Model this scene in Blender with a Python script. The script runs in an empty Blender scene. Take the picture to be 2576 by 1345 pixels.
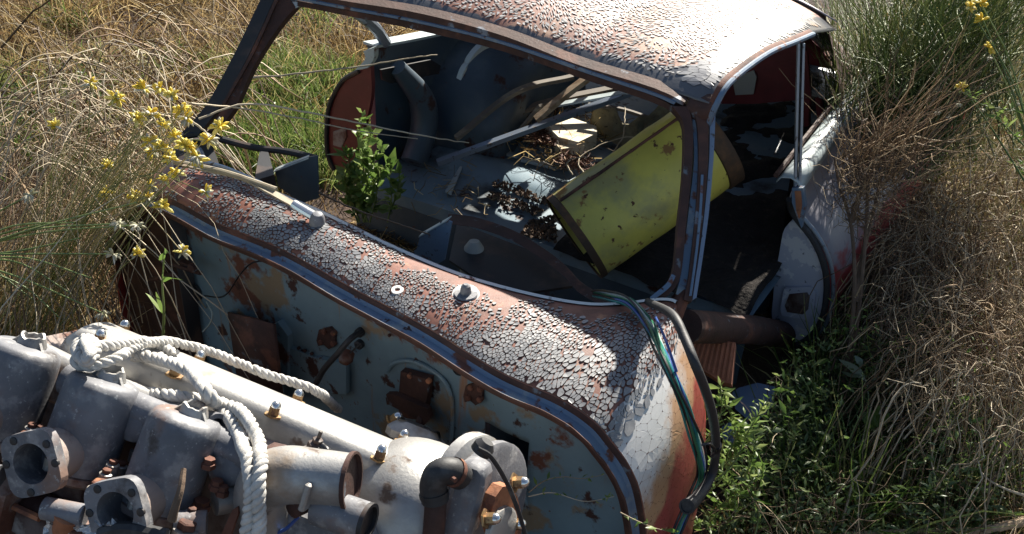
import bpy, math, random
import numpy as np
from mathutils import Vector, Matrix, kdtree, noise

random.seed(7); rng = np.random.default_rng(11)
SC = bpy.context.scene
COL = SC.collection

# ------------------------------------------------------------------ camera
# car frame: x across the car (image right), y towards the tail, z up; f and pixels refer to a 2576 px wide frame
F_PX, PITCH, AZ, ROLL = 2600.0, .5731, .5293, .0416
CAM = np.array([1.165, -1.543, 1.752])
CX, CY = 1288.0, 672.5
_h = np.array([-math.sin(AZ), math.cos(AZ), 0]); _r = np.array([math.cos(AZ), math.sin(AZ), 0]); _z = np.array([0, 0, 1.0])
FW = _h*math.cos(PITCH) - _z*math.sin(PITCH); _up = _h*math.sin(PITCH) + _z*math.cos(PITCH)
RT = _r*math.cos(ROLL) + _up*math.sin(ROLL); UP = -_r*math.sin(ROLL) + _up*math.cos(ROLL)
cam = bpy.data.cameras.new('camera'); cam.sensor_width = 36; cam.lens = 36*F_PX/2576; cam.clip_end = 400; cam.clip_start = .02
co = bpy.data.objects.new('camera', cam); COL.objects.link(co); SC.camera = co
co.matrix_world = Matrix(((RT[0], UP[0], -FW[0], CAM[0]), (RT[1], UP[1], -FW[1], CAM[1]), (RT[2], UP[2], -FW[2], CAM[2]), (0, 0, 0, 1)))

# ------------------------------------------------------------------ sky and sun
SUN_EL, SUN_AZ = math.radians(33.3), math.radians(-7)      # azimuth measured from +y towards +x
w = bpy.data.worlds.new('World'); SC.world = w; w.use_nodes = True
nt = w.node_tree; nt.nodes.clear()
sky = nt.nodes.new('ShaderNodeTexSky'); sky.sky_type = 'NISHITA'; sky.sun_disc = False
sky.sun_elevation = SUN_EL; sky.sun_rotation = SUN_AZ
bg = nt.nodes.new('ShaderNodeBackground'); bg.inputs[1].default_value = .05
wo = nt.nodes.new('ShaderNodeOutputWorld'); nt.links.new(sky.outputs[0], bg.inputs[0]); nt.links.new(bg.outputs[0], wo.inputs[0])
sun = bpy.data.lights.new('sun', 'SUN'); sun.energy = 5.0; sun.angle = math.radians(.53); sun.color = (1, .94, .83)
so = bpy.data.objects.new('sun', sun); COL.objects.link(so); so.location = (0, 6, 8)
TOSUN = Vector((math.sin(SUN_AZ)*math.cos(SUN_EL), math.cos(SUN_AZ)*math.cos(SUN_EL), math.sin(SUN_EL)))
so.rotation_euler = TOSUN.to_track_quat('Z', 'Y').to_euler()
SC.view_settings.view_transform = 'Standard'; SC.view_settings.look = 'None'
SC.view_settings.exposure = 1.4; SC.view_settings.gamma = 1
SC.render.engine = 'CYCLES'
SC.cycles.use_denoising = True
SC.cycles.max_bounces = 6; SC.cycles.diffuse_bounces = 3; SC.cycles.glossy_bounces = 3; SC.cycles.transmission_bounces = 3
SC.cycles.sample_clamp_indirect = 6

# ------------------------------------------------------------------ pixel -> place helpers
def ray(u, v): return FW + RT*((u-CX)/F_PX) - UP*((v-CY)/F_PX)
def _pl(u, v, i, d):
    q = ray(u, v); return CAM + q*((d-CAM[i])/q[i])
def PX(u, v, x): return _pl(u, v, 0, x)
def PY(u, v, y): return _pl(u, v, 1, y)
def PZ(u, v, z): return _pl(u, v, 2, z)
def PP(u, v, p, n):
    q = ray(u, v); n = np.asarray(n, float); return CAM + q*(np.dot(np.asarray(p)-CAM, n)/np.dot(q, n))
def pix(P):
    d = np.asarray(P, float)-CAM; wv = d@FW; return CX+F_PX*(d@RT)/wv, CY-F_PX*(d@UP)/wv
# the engine lies rolled back in front of the bulkhead; its own frame
EO = np.array([-.128, -.687, .616])
EB = np.array([[.97715431, .17100707, -.12619839], [.20979213, -.87112857, .44398455], [.03401052, .46031685, .88710297]])
def EL(u, v, ax, val):
    q = EB@ray(u, v); c = EB@(CAM-EO); return c + q*((val-c[ax])/q[ax])
def EW(l): return EO + EB.T@np.asarray(l, float)
def EP(u, v, ax, val): return EW(EL(u, v, ax, val))

def spline(pts, n):
    """Catmull-Rom through pts, n samples, even in arc length."""
    P = np.asarray(pts, float)
    if len(P) == 2: return P[0] + (P[1]-P[0])*np.linspace(0, 1, n)[:, None]
    Q = np.vstack([2*P[0]-P[1], P, 2*P[-1]-P[-2]])
    out = []
    for i in range(len(P)-1):
        p0, p1, p2, p3 = Q[i:i+4]; t = np.linspace(0, 1, 16, endpoint=False)[:, None]
        out.append(.5*((2*p1)+(-p0+p2)*t+(2*p0-5*p1+4*p2-p3)*t**2+(-p0+3*p1-3*p2+p3)*t**3))
    out = np.vstack(out+[P[-1:]])
    s = np.r_[0, np.cumsum(np.linalg.norm(np.diff(out, axis=0), axis=1))]
    tt = np.linspace(0, s[-1], n)
    return np.stack([np.interp(tt, s, out[:, k]) for k in range(P.shape[1])], 1)
def nz(p, s=1.0): return noise.noise(Vector((p[0]*s, p[1]*s, p[2]*s)))
def unit(v): v = np.asarray(v, float); return v/(np.linalg.norm(v)+1e-12)

# ------------------------------------------------------------------ mesh collector
class MB:
    def __init__(s): s.v = []; s.f = []; s.m = []
    def add(s, V, Fs, m=0):
        b = len(s.v); s.v += [tuple(map(float, p)) for p in V]
        s.f += [tuple(b+i for i in f) for f in Fs]; s.m += [m]*len(Fs); return s
    def grid(s, G, m=0, closeu=False, flip=False):
        G = np.asarray(G, float); a, b = G.shape[:2]; Fs = []
        for i in range(a-1 if not closeu else a):
            for j in range(b-1):
                i2 = (i+1) % a; q = (i*b+j, i*b+j+1, i2*b+j+1, i2*b+j); Fs.append(q[::-1] if flip else q)
        return s.add(G.reshape(-1, 3), Fs, m)
    def box(s, c, sx, sy, sz, R=None, m=0, bev=0):
        """box with axes R (rows); bev chamfers the vertical and horizontal edges by shrinking the caps"""
        R = np.eye(3) if R is None else np.asarray(R, float); c = np.asarray(c, float)
        h = np.array([sx, sy, sz])/2
        if bev <= 0:
            V = [c + R.T@(h*np.array(k)) for k in ((-1,-1,-1),(1,-1,-1),(1,1,-1),(-1,1,-1),(-1,-1,1),(1,-1,1),(1,1,1),(-1,1,1))]
            return s.add(V, [(0,3,2,1),(4,5,6,7),(0,1,5,4),(1,2,6,5),(2,3,7,6),(3,0,4,7)], m)
        rings = []
        def ring(k, z):
            x, y = h[0]-k, h[1]-k; b = bev*.8
            return [c+R.T@np.array(p) for p in ((-x+b,-y,z),(x-b,-y,z),(x,-y+b,z),(x,y-b,z),(x-b,y,z),(-x+b,y,z),(-x,y-b,z),(-x,-y+b,z))]
        rings = [ring(bev, -h[2]), ring(0, -h[2]+bev), ring(0, h[2]-bev), ring(bev, h[2])]
        V = sum(rings, []); Fs = [tuple(range(7, -1, -1)), tuple(range(24, 32))]
        for k in range(3):
            for i in range(8): Fs.append((k*8+i, k*8+(i+1) % 8, k*8+8+(i+1) % 8, k*8+8+i))
        return s.add(V, Fs, m)
    def tube(s, path, r, n=8, m=0, cap=True, squash=None):
        P = np.asarray(path, float); K = len(P); r = np.broadcast_to(np.asarray(r, float), (K,))
        T = np.gradient(P, axis=0); T /= np.linalg.norm(T, axis=1)[:, None]+1e-12
        a = np.array([0, 0, 1.0]) if abs(T[0][2]) < .9 else np.array([1.0, 0, 0])
        A = unit(np.cross(T[0], a)); V = []
        for i in range(K):
            A = unit(A - T[i]*(A@T[i])); Bv = np.cross(T[i], A)
            for k in range(n):
                t = 2*math.pi*k/n; V.append(P[i] + r[i]*(A*math.cos(t)+Bv*math.sin(t)*(squash or 1)))
        Fs = [(i*n+k, i*n+(k+1) % n, (i+1)*n+(k+1) % n, (i+1)*n+k) for i in range(K-1) for k in range(n)]
        if cap: Fs += [tuple(range(n-1, -1, -1)), tuple((K-1)*n+k for k in range(n))]
        return s.add(V, Fs, m)
    def lathe(s, c, ax, prof, n=24, m=0, cap=True):
        """prof = [(radius, height along ax)]"""
        ax = unit(ax); a = np.array([0, 0, 1.0]) if abs(ax[2]) < .9 else np.array([1.0, 0, 0])
        A = unit(np.cross(ax, a)); Bv = np.cross(ax, A); V = []
        for r, hh in prof:
            for k in range(n):
                t = 2*math.pi*k/n; V.append(np.asarray(c)+ax*hh+r*(A*math.cos(t)+Bv*math.sin(t)))
        K = len(prof); Fs = [(i*n+k, i*n+(k+1) % n, (i+1)*n+(k+1) % n, (i+1)*n+k) for i in range(K-1) for k in range(n)]
        if cap: Fs += [tuple(range(n-1, -1, -1)), tuple((K-1)*n+k for k in range(n))]
        return s.add(V, Fs, m)
    def slab(s, A, B, th, m=0):
        """solid strip between edge lines A and B (lists of points), th = thickness vector"""
        A = np.asarray(A, float); B = np.asarray(B, float); th = np.asarray(th, float); K = len(A)
        V = list(A)+list(B)+list(A+th)+list(B+th); Fs = []
        for i in range(K-1):
            Fs += [(i, i+1, K+i+1, K+i), (2*K+i, 3*K+i, 3*K+i+1, 2*K+i+1), (i, 2*K+i, 2*K+i+1, i+1), (K+i, K+i+1, 3*K+i+1, 3*K+i)]
        Fs += [(0, K, 3*K, 2*K), (K-1, 3*K-1, 4*K-1, 2*K-1)]
        return s.add(V, Fs, m)
    def prism(s, poly, th, m=0):
        P = np.asarray(poly, float); th = np.asarray(th, float); K = len(P)
        V = list(P)+list(P+th); Fs = [tuple(range(K)), tuple(range(2*K-1, K-1, -1))]+[(i, i+K, (i+1) % K+K, (i+1) % K) for i in range(K)]
        return s.add(V, Fs, m)
    def build(s, name, mats, parent=None, smooth=True, angle=35, fix=True):
        me = bpy.data.meshes.new(name); me.from_pydata(s.v, [], s.f)
        for mt in (mats if isinstance(mats, (list, tuple)) else [mats]): me.materials.append(MATS[mt])
        if s.m and max(s.m): me.polygons.foreach_set('material_index', s.m)
        if fix:
            import bmesh
            bm = bmesh.new(); bm.from_mesh(me); bmesh.ops.recalc_face_normals(bm, faces=bm.faces); bm.to_mesh(me); bm.free()
        if smooth:
            me.polygons.foreach_set('use_smooth', [True]*len(me.polygons))
            try: me.set_sharp_from_angle(angle=math.radians(angle))
            except Exception: pass
        o = bpy.data.objects.new(name, me); COL.objects.link(o)
        if parent is not None: adopt(o, parent)
        return o

def thicken(o, th, out):
    """give a sheet thickness on the side away from out"""
    me = o.data; n = Vector((0, 0, 0))
    for p in me.polygons: n += p.normal*p.area
    md = o.modifiers.new('thick', 'SOLIDIFY'); md.thickness = th if n.dot(Vector(out)) > 0 else -th; md.offset = -1
    return o
def wloc(o):
    v = Vector(o.location)
    while o.parent: v = v + o.matrix_parent_inverse.translation; o = o.parent; v = v + Vector(o.location)
    return v
def adopt(o, parent):
    o.parent = parent; o.matrix_parent_inverse = Matrix.Translation(-wloc(parent))
def tag(o, label, cat, group=None, kind=None):
    if label: o['label'] = label
    if cat: o['category'] = cat
    if group: o['group'] = group
    if kind: o['kind'] = kind
    return o
def thing(name, label, cat, loc=(0, 0, 0), group=None):
    o = bpy.data.objects.new(name, None); COL.objects.link(o); o.location = loc; o.empty_display_size = .1
    return tag(o, label, cat, group)
def raw_mesh(name, V, Fq, mt, parent=None, rnd=None, smooth=False):
    """fast numpy mesh of equal-sided faces, with a per-vertex random value for colour variation"""
    V = np.asarray(V, np.float32); Fq = np.asarray(Fq, np.int32); k = Fq.shape[1]
    me = bpy.data.meshes.new(name); me.vertices.add(len(V)); me.vertices.foreach_set('co', V.ravel())
    me.loops.add(Fq.size); me.loops.foreach_set('vertex_index', Fq.ravel())
    me.polygons.add(len(Fq)); me.polygons.foreach_set('loop_start', np.arange(0, Fq.size, k, dtype=np.int32))
    try: me.polygons.foreach_set('loop_total', np.full(len(Fq), k, np.int32))
    except Exception: pass
    if rnd is not None:
        a = me.attributes.new('rnd', 'FLOAT', 'POINT'); a.data.foreach_set('value', np.asarray(rnd, np.float32))
    me.materials.append(MATS[mt]); me.update(calc_edges=True); me.validate()
    if smooth: me.polygons.foreach_set('use_smooth', [True]*len(me.polygons))
    o = bpy.data.objects.new(name, me); COL.objects.link(o)
    if parent is not None: adopt(o, parent)
    return o

# ------------------------------------------------------------------ materials
MATS = {}
def mat(name, base, rough=.6, metal=0.0, layers=(), bump=None, var=None, spec=.5, ramp=None, transl=0.0, coords='Object', coat=0.0, fine=None, ramp_src='attr'):
    """layers: dicts col, scale, lo, hi (noise thresholds), rough, metal, stretch, detail, field=(axis vector, from, to)"""
    m = bpy.data.materials.new(name); m.use_nodes = True; MATS[name] = m
    n = m.node_tree.nodes; L = m.node_tree.links; n.clear()
    out = n.new('ShaderNodeOutputMaterial'); b = n.new('ShaderNodeBsdfPrincipled'); L.new(b.outputs[0], out.inputs[0])
    tc = n.new('ShaderNodeTexCoord')
    def math_(op, a, c, clamp=False):
        x = n.new('ShaderNodeMath'); x.operation = op; x.use_clamp = clamp
        for i, y in enumerate((a, c)):
            if hasattr(y, 'links') or hasattr(y, 'is_linked'): L.new(y, x.inputs[i])
            elif y is not None: x.inputs[i].default_value = y
        return x.outputs[0]
    def mrange(sock, lo, hi):
        x = n.new('ShaderNodeMapRange'); x.interpolation_type = 'SMOOTHSTEP'; L.new(sock, x.inputs[0])
        x.inputs[1].default_value = lo; x.inputs[2].default_value = hi; return x.outputs[0]
    def vec(stretch, off=0.0):
        if stretch is None and not off: return tc.outputs[coords]
        mp = n.new('ShaderNodeMapping'); L.new(tc.outputs[coords], mp.inputs[0]); mp.inputs['Scale'].default_value = stretch or (1, 1, 1)
        mp.inputs['Location'].default_value = (off, off*.7, off*1.3); return mp.outputs[0]
    def noise_(scale, detail=5, stretch=None, off=0.0, rgh=.6):
        x = n.new('ShaderNodeTexNoise'); x.inputs['Scale'].default_value = scale; x.inputs['Detail'].default_value = detail
        x.inputs['Roughness'].default_value = rgh; L.new(vec(stretch, off), x.inputs['Vector']); return x.outputs['Fac']
    def mixc(f, a, c):
        x = n.new('ShaderNodeMix'); x.data_type = 'RGBA'
        if hasattr(f, 'is_linked'): L.new(f, x.inputs[0])
        else: x.inputs[0].default_value = f
        for i, y in ((6, a), (7, c)):
            if hasattr(y, 'is_linked'): L.new(y, x.inputs[i])
            else: x.inputs[i].default_value = (*y, 1)
        return x.outputs[2]
    def mixf(f, a, c):
        x = n.new('ShaderNodeMix'); x.data_type = 'FLOAT'; L.new(f, x.inputs[0])
        for i, y in ((2, a), (3, c)):
            if hasattr(y, 'is_linked'): L.new(y, x.inputs[i])
            else: x.inputs[i].default_value = y
        return x.outputs[0]
    rg = n.new('ShaderNodeRGB'); rg.outputs[0].default_value = (*base, 1); col = rg.outputs[0]; rr = None; mm = None
    vr = n.new('ShaderNodeValue'); vr.outputs[0].default_value = rough; rr = vr.outputs[0]
    vm = n.new('ShaderNodeValue'); vm.outputs[0].default_value = metal; mm = vm.outputs[0]
    if ramp:
        cr = n.new('ShaderNodeValToRGB'); els = cr.color_ramp.elements
        while len(els) < len(ramp): els.new(.5)
        for el, (p, c) in zip(els, ramp): el.position = p; el.color = (*c, 1)
        if ramp_src == 'attr':
            at = n.new('ShaderNodeAttribute'); at.attribute_name = 'rnd'; L.new(at.outputs['Fac'], cr.inputs[0])
        else:
            oi = n.new('ShaderNodeObjectInfo'); L.new(oi.outputs['Random'], cr.inputs[0])
        col = cr.outputs[0]
    if var:
        f = noise_(var[0], 5, off=3.1); f = mrange(f, .3, .7); hs = n.new('ShaderNodeHueSaturation'); L.new(col, hs.inputs['Color'])
        L.new(math_('ADD', math_('MULTIPLY', f, 2*var[1]), 1-var[1]), hs.inputs['Value']); col = hs.outputs[0]
    for i, l in enumerate(layers):
        f = noise_(l.get('scale', 10), l.get('detail', 6), l.get('stretch'), 1.7*(i+1)+l.get('off', 0))
        if 'field' in l:
            (axv, a0, a1) = l['field']; dp = n.new('ShaderNodeVectorMath'); dp.operation = 'DOT_PRODUCT'; L.new(tc.outputs[coords], dp.inputs[0]); dp.inputs[1].default_value = axv
            fx = n.new('ShaderNodeMapRange'); L.new(dp.outputs['Value'], fx.inputs[0]); fx.inputs[1].default_value = a0; fx.inputs[2].default_value = a1
            fx.inputs[3].default_value = -l.get('famp', .5); fx.inputs[4].default_value = l.get('famp', .5)
            f = math_('ADD', f, fx.outputs[0])
        f = mrange(f, l['lo'], l['hi'])
        if 'amt' in l: f = math_('MULTIPLY', f, l['amt'])
        col = mixc(f, col, l['col'])
        if 'rough' in l: rr = mixf(f, rr, l['rough'])
        if 'metal' in l: mm = mixf(f, mm, l['metal'])
    L.new(col, b.inputs['Base Color']); L.new(rr, b.inputs['Roughness']); L.new(mm, b.inputs['Metallic'])
    b.inputs['Specular IOR Level'].default_value = spec; b.inputs['Coat Weight'].default_value = coat; b.inputs['Coat Roughness'].default_value = .15
    if bump:
        bp = n.new('ShaderNodeBump'); bp.inputs['Strength'].default_value = bump[1]; bp.inputs['Distance'].default_value = bump[2] if len(bump) > 2 else .004
        L.new(noise_(bump[0], 6), bp.inputs['Height']); L.new(bp.outputs[0], b.inputs['Normal'])
    if transl:
        t = n.new('ShaderNodeBsdfTranslucent'); L.new(col, t.inputs[0]); mx = n.new('ShaderNodeMixShader'); mx.inputs[0].default_value = transl
        L.new(b.outputs[0], mx.inputs[1]); L.new(t.outputs[0], mx.inputs[2]); L.new(mx.outputs[0], out.inputs[0])
    return m
RUST = (.13, .05, .03); RUSTD = (.05, .021, .015); RUSTO = (.26, .105, .04)
mat('soil', (.06, .036, .024), .95, var=(3, .35), layers=[dict(col=(.16, .085, .05), scale=5, lo=.5, hi=.7), dict(col=(.03, .02, .015), scale=14, lo=.55, hi=.75)], bump=(30, .8, .03))
mat('rust_brown', (.065, .029, .02), .75, var=(20, .3), layers=[dict(col=RUST, scale=14, lo=.55, hi=.68), dict(col=(.17, .2, .24), scale=18, lo=.62, hi=.68, rough=.5)], bump=(140, .35, .003))
mat('primer', (.27, .105, .065), .62, var=(14, .2), layers=[dict(col=(.36, .17, .09), scale=22, lo=.58, hi=.72), dict(col=(.12, .05, .035), scale=35, lo=.6, hi=.72)], bump=(160, .35, .002))
mat('flake_top', (.165, .168, .175), .46, spec=1.0, layers=[dict(col=(.26, .255, .25), scale=14, lo=.45, hi=.65), dict(col=(.10, .10, .105), scale=60, lo=.62, hi=.7)], bump=(300, .12, .001))
mat('flake_roof', (.30, .295, .29), .5, spec=1.0, layers=[dict(col=(.44, .42, .40), scale=12, lo=.45, hi=.62)], bump=(260, .12, .001))
mat('flake_edge_paint', (.13, .13, .14), .38, spec=1.0, layers=[dict(col=(.22, .22, .22), scale=14, lo=.5, hi=.66), dict(col=(.30, .17, .08), scale=12, lo=.58, hi=.7, field=((1, .0, 0), .46, .56), famp=.2)], bump=(260, .1, .001))
mat('shoulder_paint', (.56, .55, .53), .38, spec=.9, layers=[
    dict(col=(.42, .23, .11), scale=20, lo=.46, hi=.68, rough=.45, stretch=(1, .5, .22), field=((0, .7, -1), -.76, -.56), famp=.26, amt=.95),
    dict(col=(.33, .06, .05), scale=6, lo=.46, hi=.62, rough=.35, field=((0, .55, -1), -.66, -.44), famp=.5)], bump=(200, .1, .001))
mat('flake_edge', (.035, .033, .035), .6)
mat('flake_edge_roof', (.10, .06, .045), .6)
mat('cowl_skin', (.19, .075, .05), .5, var=(26, .3), layers=[
    dict(col=(.36, .17, .09), scale=22, lo=.58, hi=.72), dict(col=(.12, .05, .035), scale=35, lo=.6, hi=.72, rough=.7),
    dict(col=(.13, .05, .02), scale=9, lo=.47, hi=.53, rough=.45, field=((1.0, .25, -.25), .50, .62), famp=.45),
    dict(col=(.30, .045, .04), scale=6, lo=.46, hi=.60, rough=.35, field=((0, .55, -1), -.56, -.36), famp=.5)], bump=(120, .2, .002))
mat('roof_skin', (.25, .115, .08), .46, var=(10, .2), layers=[dict(col=(.40, .25, .17), scale=9, lo=.5, hi=.68), dict(col=(.13, .055, .035), scale=35, lo=.62, hi=.74), dict(col=(.09, .092, .10), scale=14, lo=.5, hi=.58, rough=.28, field=((0, -1, 0), -.40, -.33), famp=.4), dict(col=(.09, .092, .10), scale=14, lo=.5, hi=.58, rough=.28, field=((1, 0, 0), .46, .53), famp=.4)], bump=(130, .25, .002))
mat('white_edge', (.7, .68, .64), .5, layers=[dict(col=RUST, scale=30, lo=.58, hi=.66)])
mat('bulkhead', (.155, .235, .275), .5, var=(6, .15), layers=[
    dict(col=RUST, scale=11, lo=.56, hi=.64, rough=.85, detail=9, field=((0, 0, 1), .46, .62), famp=.17),
    dict(col=(.22, .17, .11), scale=8, lo=.57, hi=.64, rough=.7, detail=9), dict(col=RUST, scale=8, lo=.575, hi=.635, rough=.85, detail=10), dict(col=RUSTD, scale=13, lo=.595, hi=.65, rough=.9, detail=9),
    dict(col=RUST, scale=42, lo=.66, hi=.7, rough=.85), dict(col=(.28, .14, .07), scale=30, lo=.6, hi=.72, stretch=(1, 1, .1), rough=.8, amt=.9)], bump=(60, .15, .003))
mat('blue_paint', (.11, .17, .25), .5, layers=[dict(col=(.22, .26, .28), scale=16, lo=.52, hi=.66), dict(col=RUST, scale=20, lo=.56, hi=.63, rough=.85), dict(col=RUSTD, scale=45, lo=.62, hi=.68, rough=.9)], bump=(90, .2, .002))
mat('blue_panel_lit', (.15, .22, .27), .4, layers=[dict(col=(.22, .28, .31), scale=6, lo=.5, hi=.7), dict(col=RUSTD, scale=9, lo=.60, hi=.67, rough=.85), dict(col=(.03, .03, .03), scale=5, lo=.55, hi=.7)], bump=(60, .15, .003))  # the blue interior paint, coloured lighter for the sun on the seat pan
mat('blue_panel_shade', (.05, .075, .10), .45, layers=[dict(col=(.08, .105, .125), scale=6, lo=.5, hi=.7), dict(col=RUSTD, scale=9, lo=.60, hi=.67, rough=.85), dict(col=RUST, scale=30, lo=.66, hi=.71, rough=.85)], bump=(60, .15, .003))  # same blue paint, darkened to stand in for cabin shade
mat('pale_panel', (.40, .46, .47), .45, layers=[dict(col=RUST, scale=22, lo=.64, hi=.7, rough=.85), dict(col=(.27, .3, .3), scale=8, lo=.5, hi=.7)])
mat('rust', RUST, .8, var=(20, .3), layers=[dict(col=RUSTD, scale=12, lo=.5, hi=.65), dict(col=RUSTO, scale=30, lo=.6, hi=.7)], bump=(140, .4, .003))
mat('rust_dark', RUSTD, .75, var=(20, .3), layers=[dict(col=RUST, scale=14, lo=.55, hi=.7), dict(col=(.12, .14, .16), scale=25, lo=.62, hi=.7)], bump=(140, .35, .003))
mat('rust_orange', (.33, .13, .06), .8, var=(20, .25), layers=[dict(col=RUST, scale=18, lo=.5, hi=.65)], bump=(140, .4, .003))
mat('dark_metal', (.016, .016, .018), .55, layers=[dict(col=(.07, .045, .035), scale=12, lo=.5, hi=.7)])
mat('steel_strip', (.26, .31, .38), .35, .6, layers=[dict(col=(.12, .10, .09), scale=40, lo=.58, hi=.66, rough=.7), dict(col=(.25, .14, .08), scale=18, lo=.62, hi=.7, rough=.8, metal=0)])
mat('red_paint', (.13, .017, .019), .45, var=(12, .2), layers=[dict(col=(.36, .33, .28), scale=16, lo=.66, hi=.7), dict(col=(.10, .02, .018), scale=8, lo=.55, hi=.7)])
mat('shut_face', (.40, .41, .48), .45, layers=[dict(col=(.55, .55, .57), scale=18, lo=.54, hi=.56), dict(col=(.12, .13, .15), scale=40, lo=.64, hi=.68)], bump=(80, .15, .002))
mat('fender_skin', (.27, .265, .30), .4, var=(5, .15), layers=[dict(col=(.2, .2, .23), scale=40, lo=.62, hi=.68, stretch=(1, 1, .3)), dict(col=(.33, .05, .05), scale=5, lo=.46, hi=.56, field=((.0, 0, -1), -.52, -.24), famp=.45), dict(col=RUST, scale=16, lo=.68, hi=.73)], bump=(90, .15, .003))
mat('alloy', (.38, .37, .35), .42, .45, var=(9, .15), layers=[dict(col=(.26, .25, .24), scale=12, lo=.46, hi=.66, rough=.55), dict(col=(.25, .18, .12), scale=7, lo=.53, hi=.68, rough=.75, metal=.05, amt=.85), dict(col=(.11, .075, .055), scale=16, lo=.60, hi=.70, rough=.8, metal=0)], bump=(150, .25, .003))
mat('alloy_dull', (.155, .157, .17), .62, .2, var=(8, .25), layers=[dict(col=(.27, .265, .265), scale=26, lo=.5, hi=.66), dict(col=(.22, .13, .09), scale=7, lo=.54, hi=.68, rough=.85, metal=0, amt=.85), dict(col=(.07, .06, .055), scale=11, lo=.60, hi=.72, rough=.85), dict(col=(.42, .42, .41), scale=120, lo=.60, hi=.7, amt=.7)], bump=(170, .3, .002))
mat('alloy_rusty', (.30, .24, .21), .75, .1, layers=[dict(col=RUST, scale=10, lo=.48, hi=.62), dict(col=RUSTD, scale=14, lo=.6, hi=.7)], bump=(110, .4, .004))
mat('block_metal', (.13, .10, .09), .8, .1, layers=[dict(col=RUSTD, scale=9, lo=.45, hi=.6), dict(col=(.3, .28, .26), scale=14, lo=.58, hi=.7)], bump=(70, .5, .006))
mat('brass', (.33, .21, .10), .4, .7, layers=[dict(col=(.16, .08, .04), scale=70, lo=.5, hi=.62, rough=.7, metal=.2)])
mat('chrome', (.72, .72, .70), .18, .9, layers=[dict(col=(.35, .25, .15), scale=90, lo=.6, hi=.7, rough=.6)])
mat('rope', (.54, .52, .48), .9, var=(40, .2), layers=[dict(col=(.36, .33, .28), scale=14, lo=.54, hi=.7)], bump=(500, .5, .002))
mat('rubber', (.022, .022, .024), .6, layers=[dict(col=(.06, .06, .06), scale=25, lo=.55, hi=.7)], bump=(120, .3, .002))
mat('black_wire', (.012, .012, .014), .35)
mat('wire_teal', (.02, .20, .19), .3); mat('wire_blue', (.04, .09, .30), .3); mat('wire_pale', (.35, .42, .40), .35); mat('wire_green', (.03, .16, .09), .3)
mat('drum_yellow', (.66, .57, .11), .42, var=(5, .14), layers=[dict(col=(.40, .36, .14), scale=5, lo=.5, hi=.7), dict(col=(.30, .16, .05), scale=17, lo=.60, hi=.66, rough=.85), dict(col=(.12, .05, .025), scale=36, lo=.63, hi=.67, rough=.9)], bump=(60, .1, .003))
mat('drum_rim', (.07, .04, .022), .7, layers=[dict(col=(.14, .07, .03), scale=12, lo=.5, hi=.65)])
mat('terracotta', (.36, .13, .07), .85, var=(20, .2), bump=(200, .3, .002))
mat('wood', (.42, .30, .19), .8, layers=[dict(col=(.28, .17, .09), scale=30, lo=.48, hi=.62, stretch=(.2, 1, 1)), dict(col=(.08, .05, .03), scale=40, lo=.66, hi=.7)], bump=(80, .3, .002))
mat('wood_dark', (.13, .11, .09), .8, layers=[dict(col=(.25, .21, .15), scale=30, lo=.5, hi=.66, stretch=(.15, .15, 1))], bump=(80, .3, .002))
mat('wood_wiper', (.34, .29, .20), .6, layers=[dict(col=(.18, .13, .08), scale=60, lo=.5, hi=.64, stretch=(.2, 1, 1))], bump=(120, .3, .001))
mat('cardboard', (.62, .57, .44), .8, layers=[dict(col=(.40, .28, .14), scale=9, lo=.52, hi=.62)])
mat('sack', (.19, .165, .10), .9, layers=[dict(col=(.09, .08, .05), scale=12, lo=.5, hi=.65)], bump=(40, .5, .01))
mat('shade_black', (.016, .012, .010), .95, var=(30, .4), layers=[dict(col=(.05, .035, .025), scale=30, lo=.6, hi=.7)], bump=(60, .8, .012))  # near-black colour standing in for shade on the cabin floor
mat('dirt', (.14, .095, .065), .95, var=(50, .4), layers=[dict(col=(.05, .035, .027), scale=60, lo=.5, hi=.62), dict(col=(.3, .22, .15), scale=90, lo=.64, hi=.7)], bump=(120, .8, .01))
mat('needles', (.12, .05, .03), .8, ramp=[(0, (.05, .022, .016)), (.6, (.15, .06, .04)), (1, (.34, .2, .11))])
mat('plastic_white', (.34, .33, .29), .5, layers=[dict(col=(.3, .27, .2), scale=12, lo=.55, hi=.7)])
mat('plastic_blue', (.12, .18, .28), .4, layers=[dict(col=(.1, .14, .2), scale=9, lo=.5, hi=.7)])
mat('foil', (.6, .6, .6), .3, .8, bump=(60, .9, .01))
mat('dry_grass', (.3, .2, .1), .6, ramp=[(0, (.10, .065, .032)), (.35, (.24, .17, .08)), (.7, (.40, .31, .16)), (1, (.66, .55, .32))], transl=.3)
mat('brown_grass', (.3, .2, .1), .65, ramp=[(0, (.04, .022, .010)), (.4, (.13, .078, .030)), (.72, (.36, .24, .095)), (1, (.72, .55, .27))], transl=.4)
mat('green_grass', (.1, .2, .04), .5, ramp=[(0, (.04, .085, .018)), (.5, (.12, .19, .04)), (.85, (.26, .31, .09)), (1, (.46, .42, .2))], transl=.42)
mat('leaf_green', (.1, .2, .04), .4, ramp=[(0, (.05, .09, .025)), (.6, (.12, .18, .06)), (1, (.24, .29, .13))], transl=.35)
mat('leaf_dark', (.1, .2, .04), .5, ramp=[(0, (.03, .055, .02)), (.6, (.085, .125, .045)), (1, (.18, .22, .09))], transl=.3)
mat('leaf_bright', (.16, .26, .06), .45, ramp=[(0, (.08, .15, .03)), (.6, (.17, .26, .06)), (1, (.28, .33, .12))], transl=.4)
mat('leaf_grey', (.2, .26, .2), .5, ramp=[(0, (.15, .2, .14)), (1, (.32, .38, .30))], transl=.3)
mat('broom_green', (.1, .2, .04), .5, ramp=[(0, (.08, .12, .03)), (.5, (.17, .23, .06)), (.8, (.28, .32, .11)), (1, (.42, .38, .18))], transl=.35)
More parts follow.
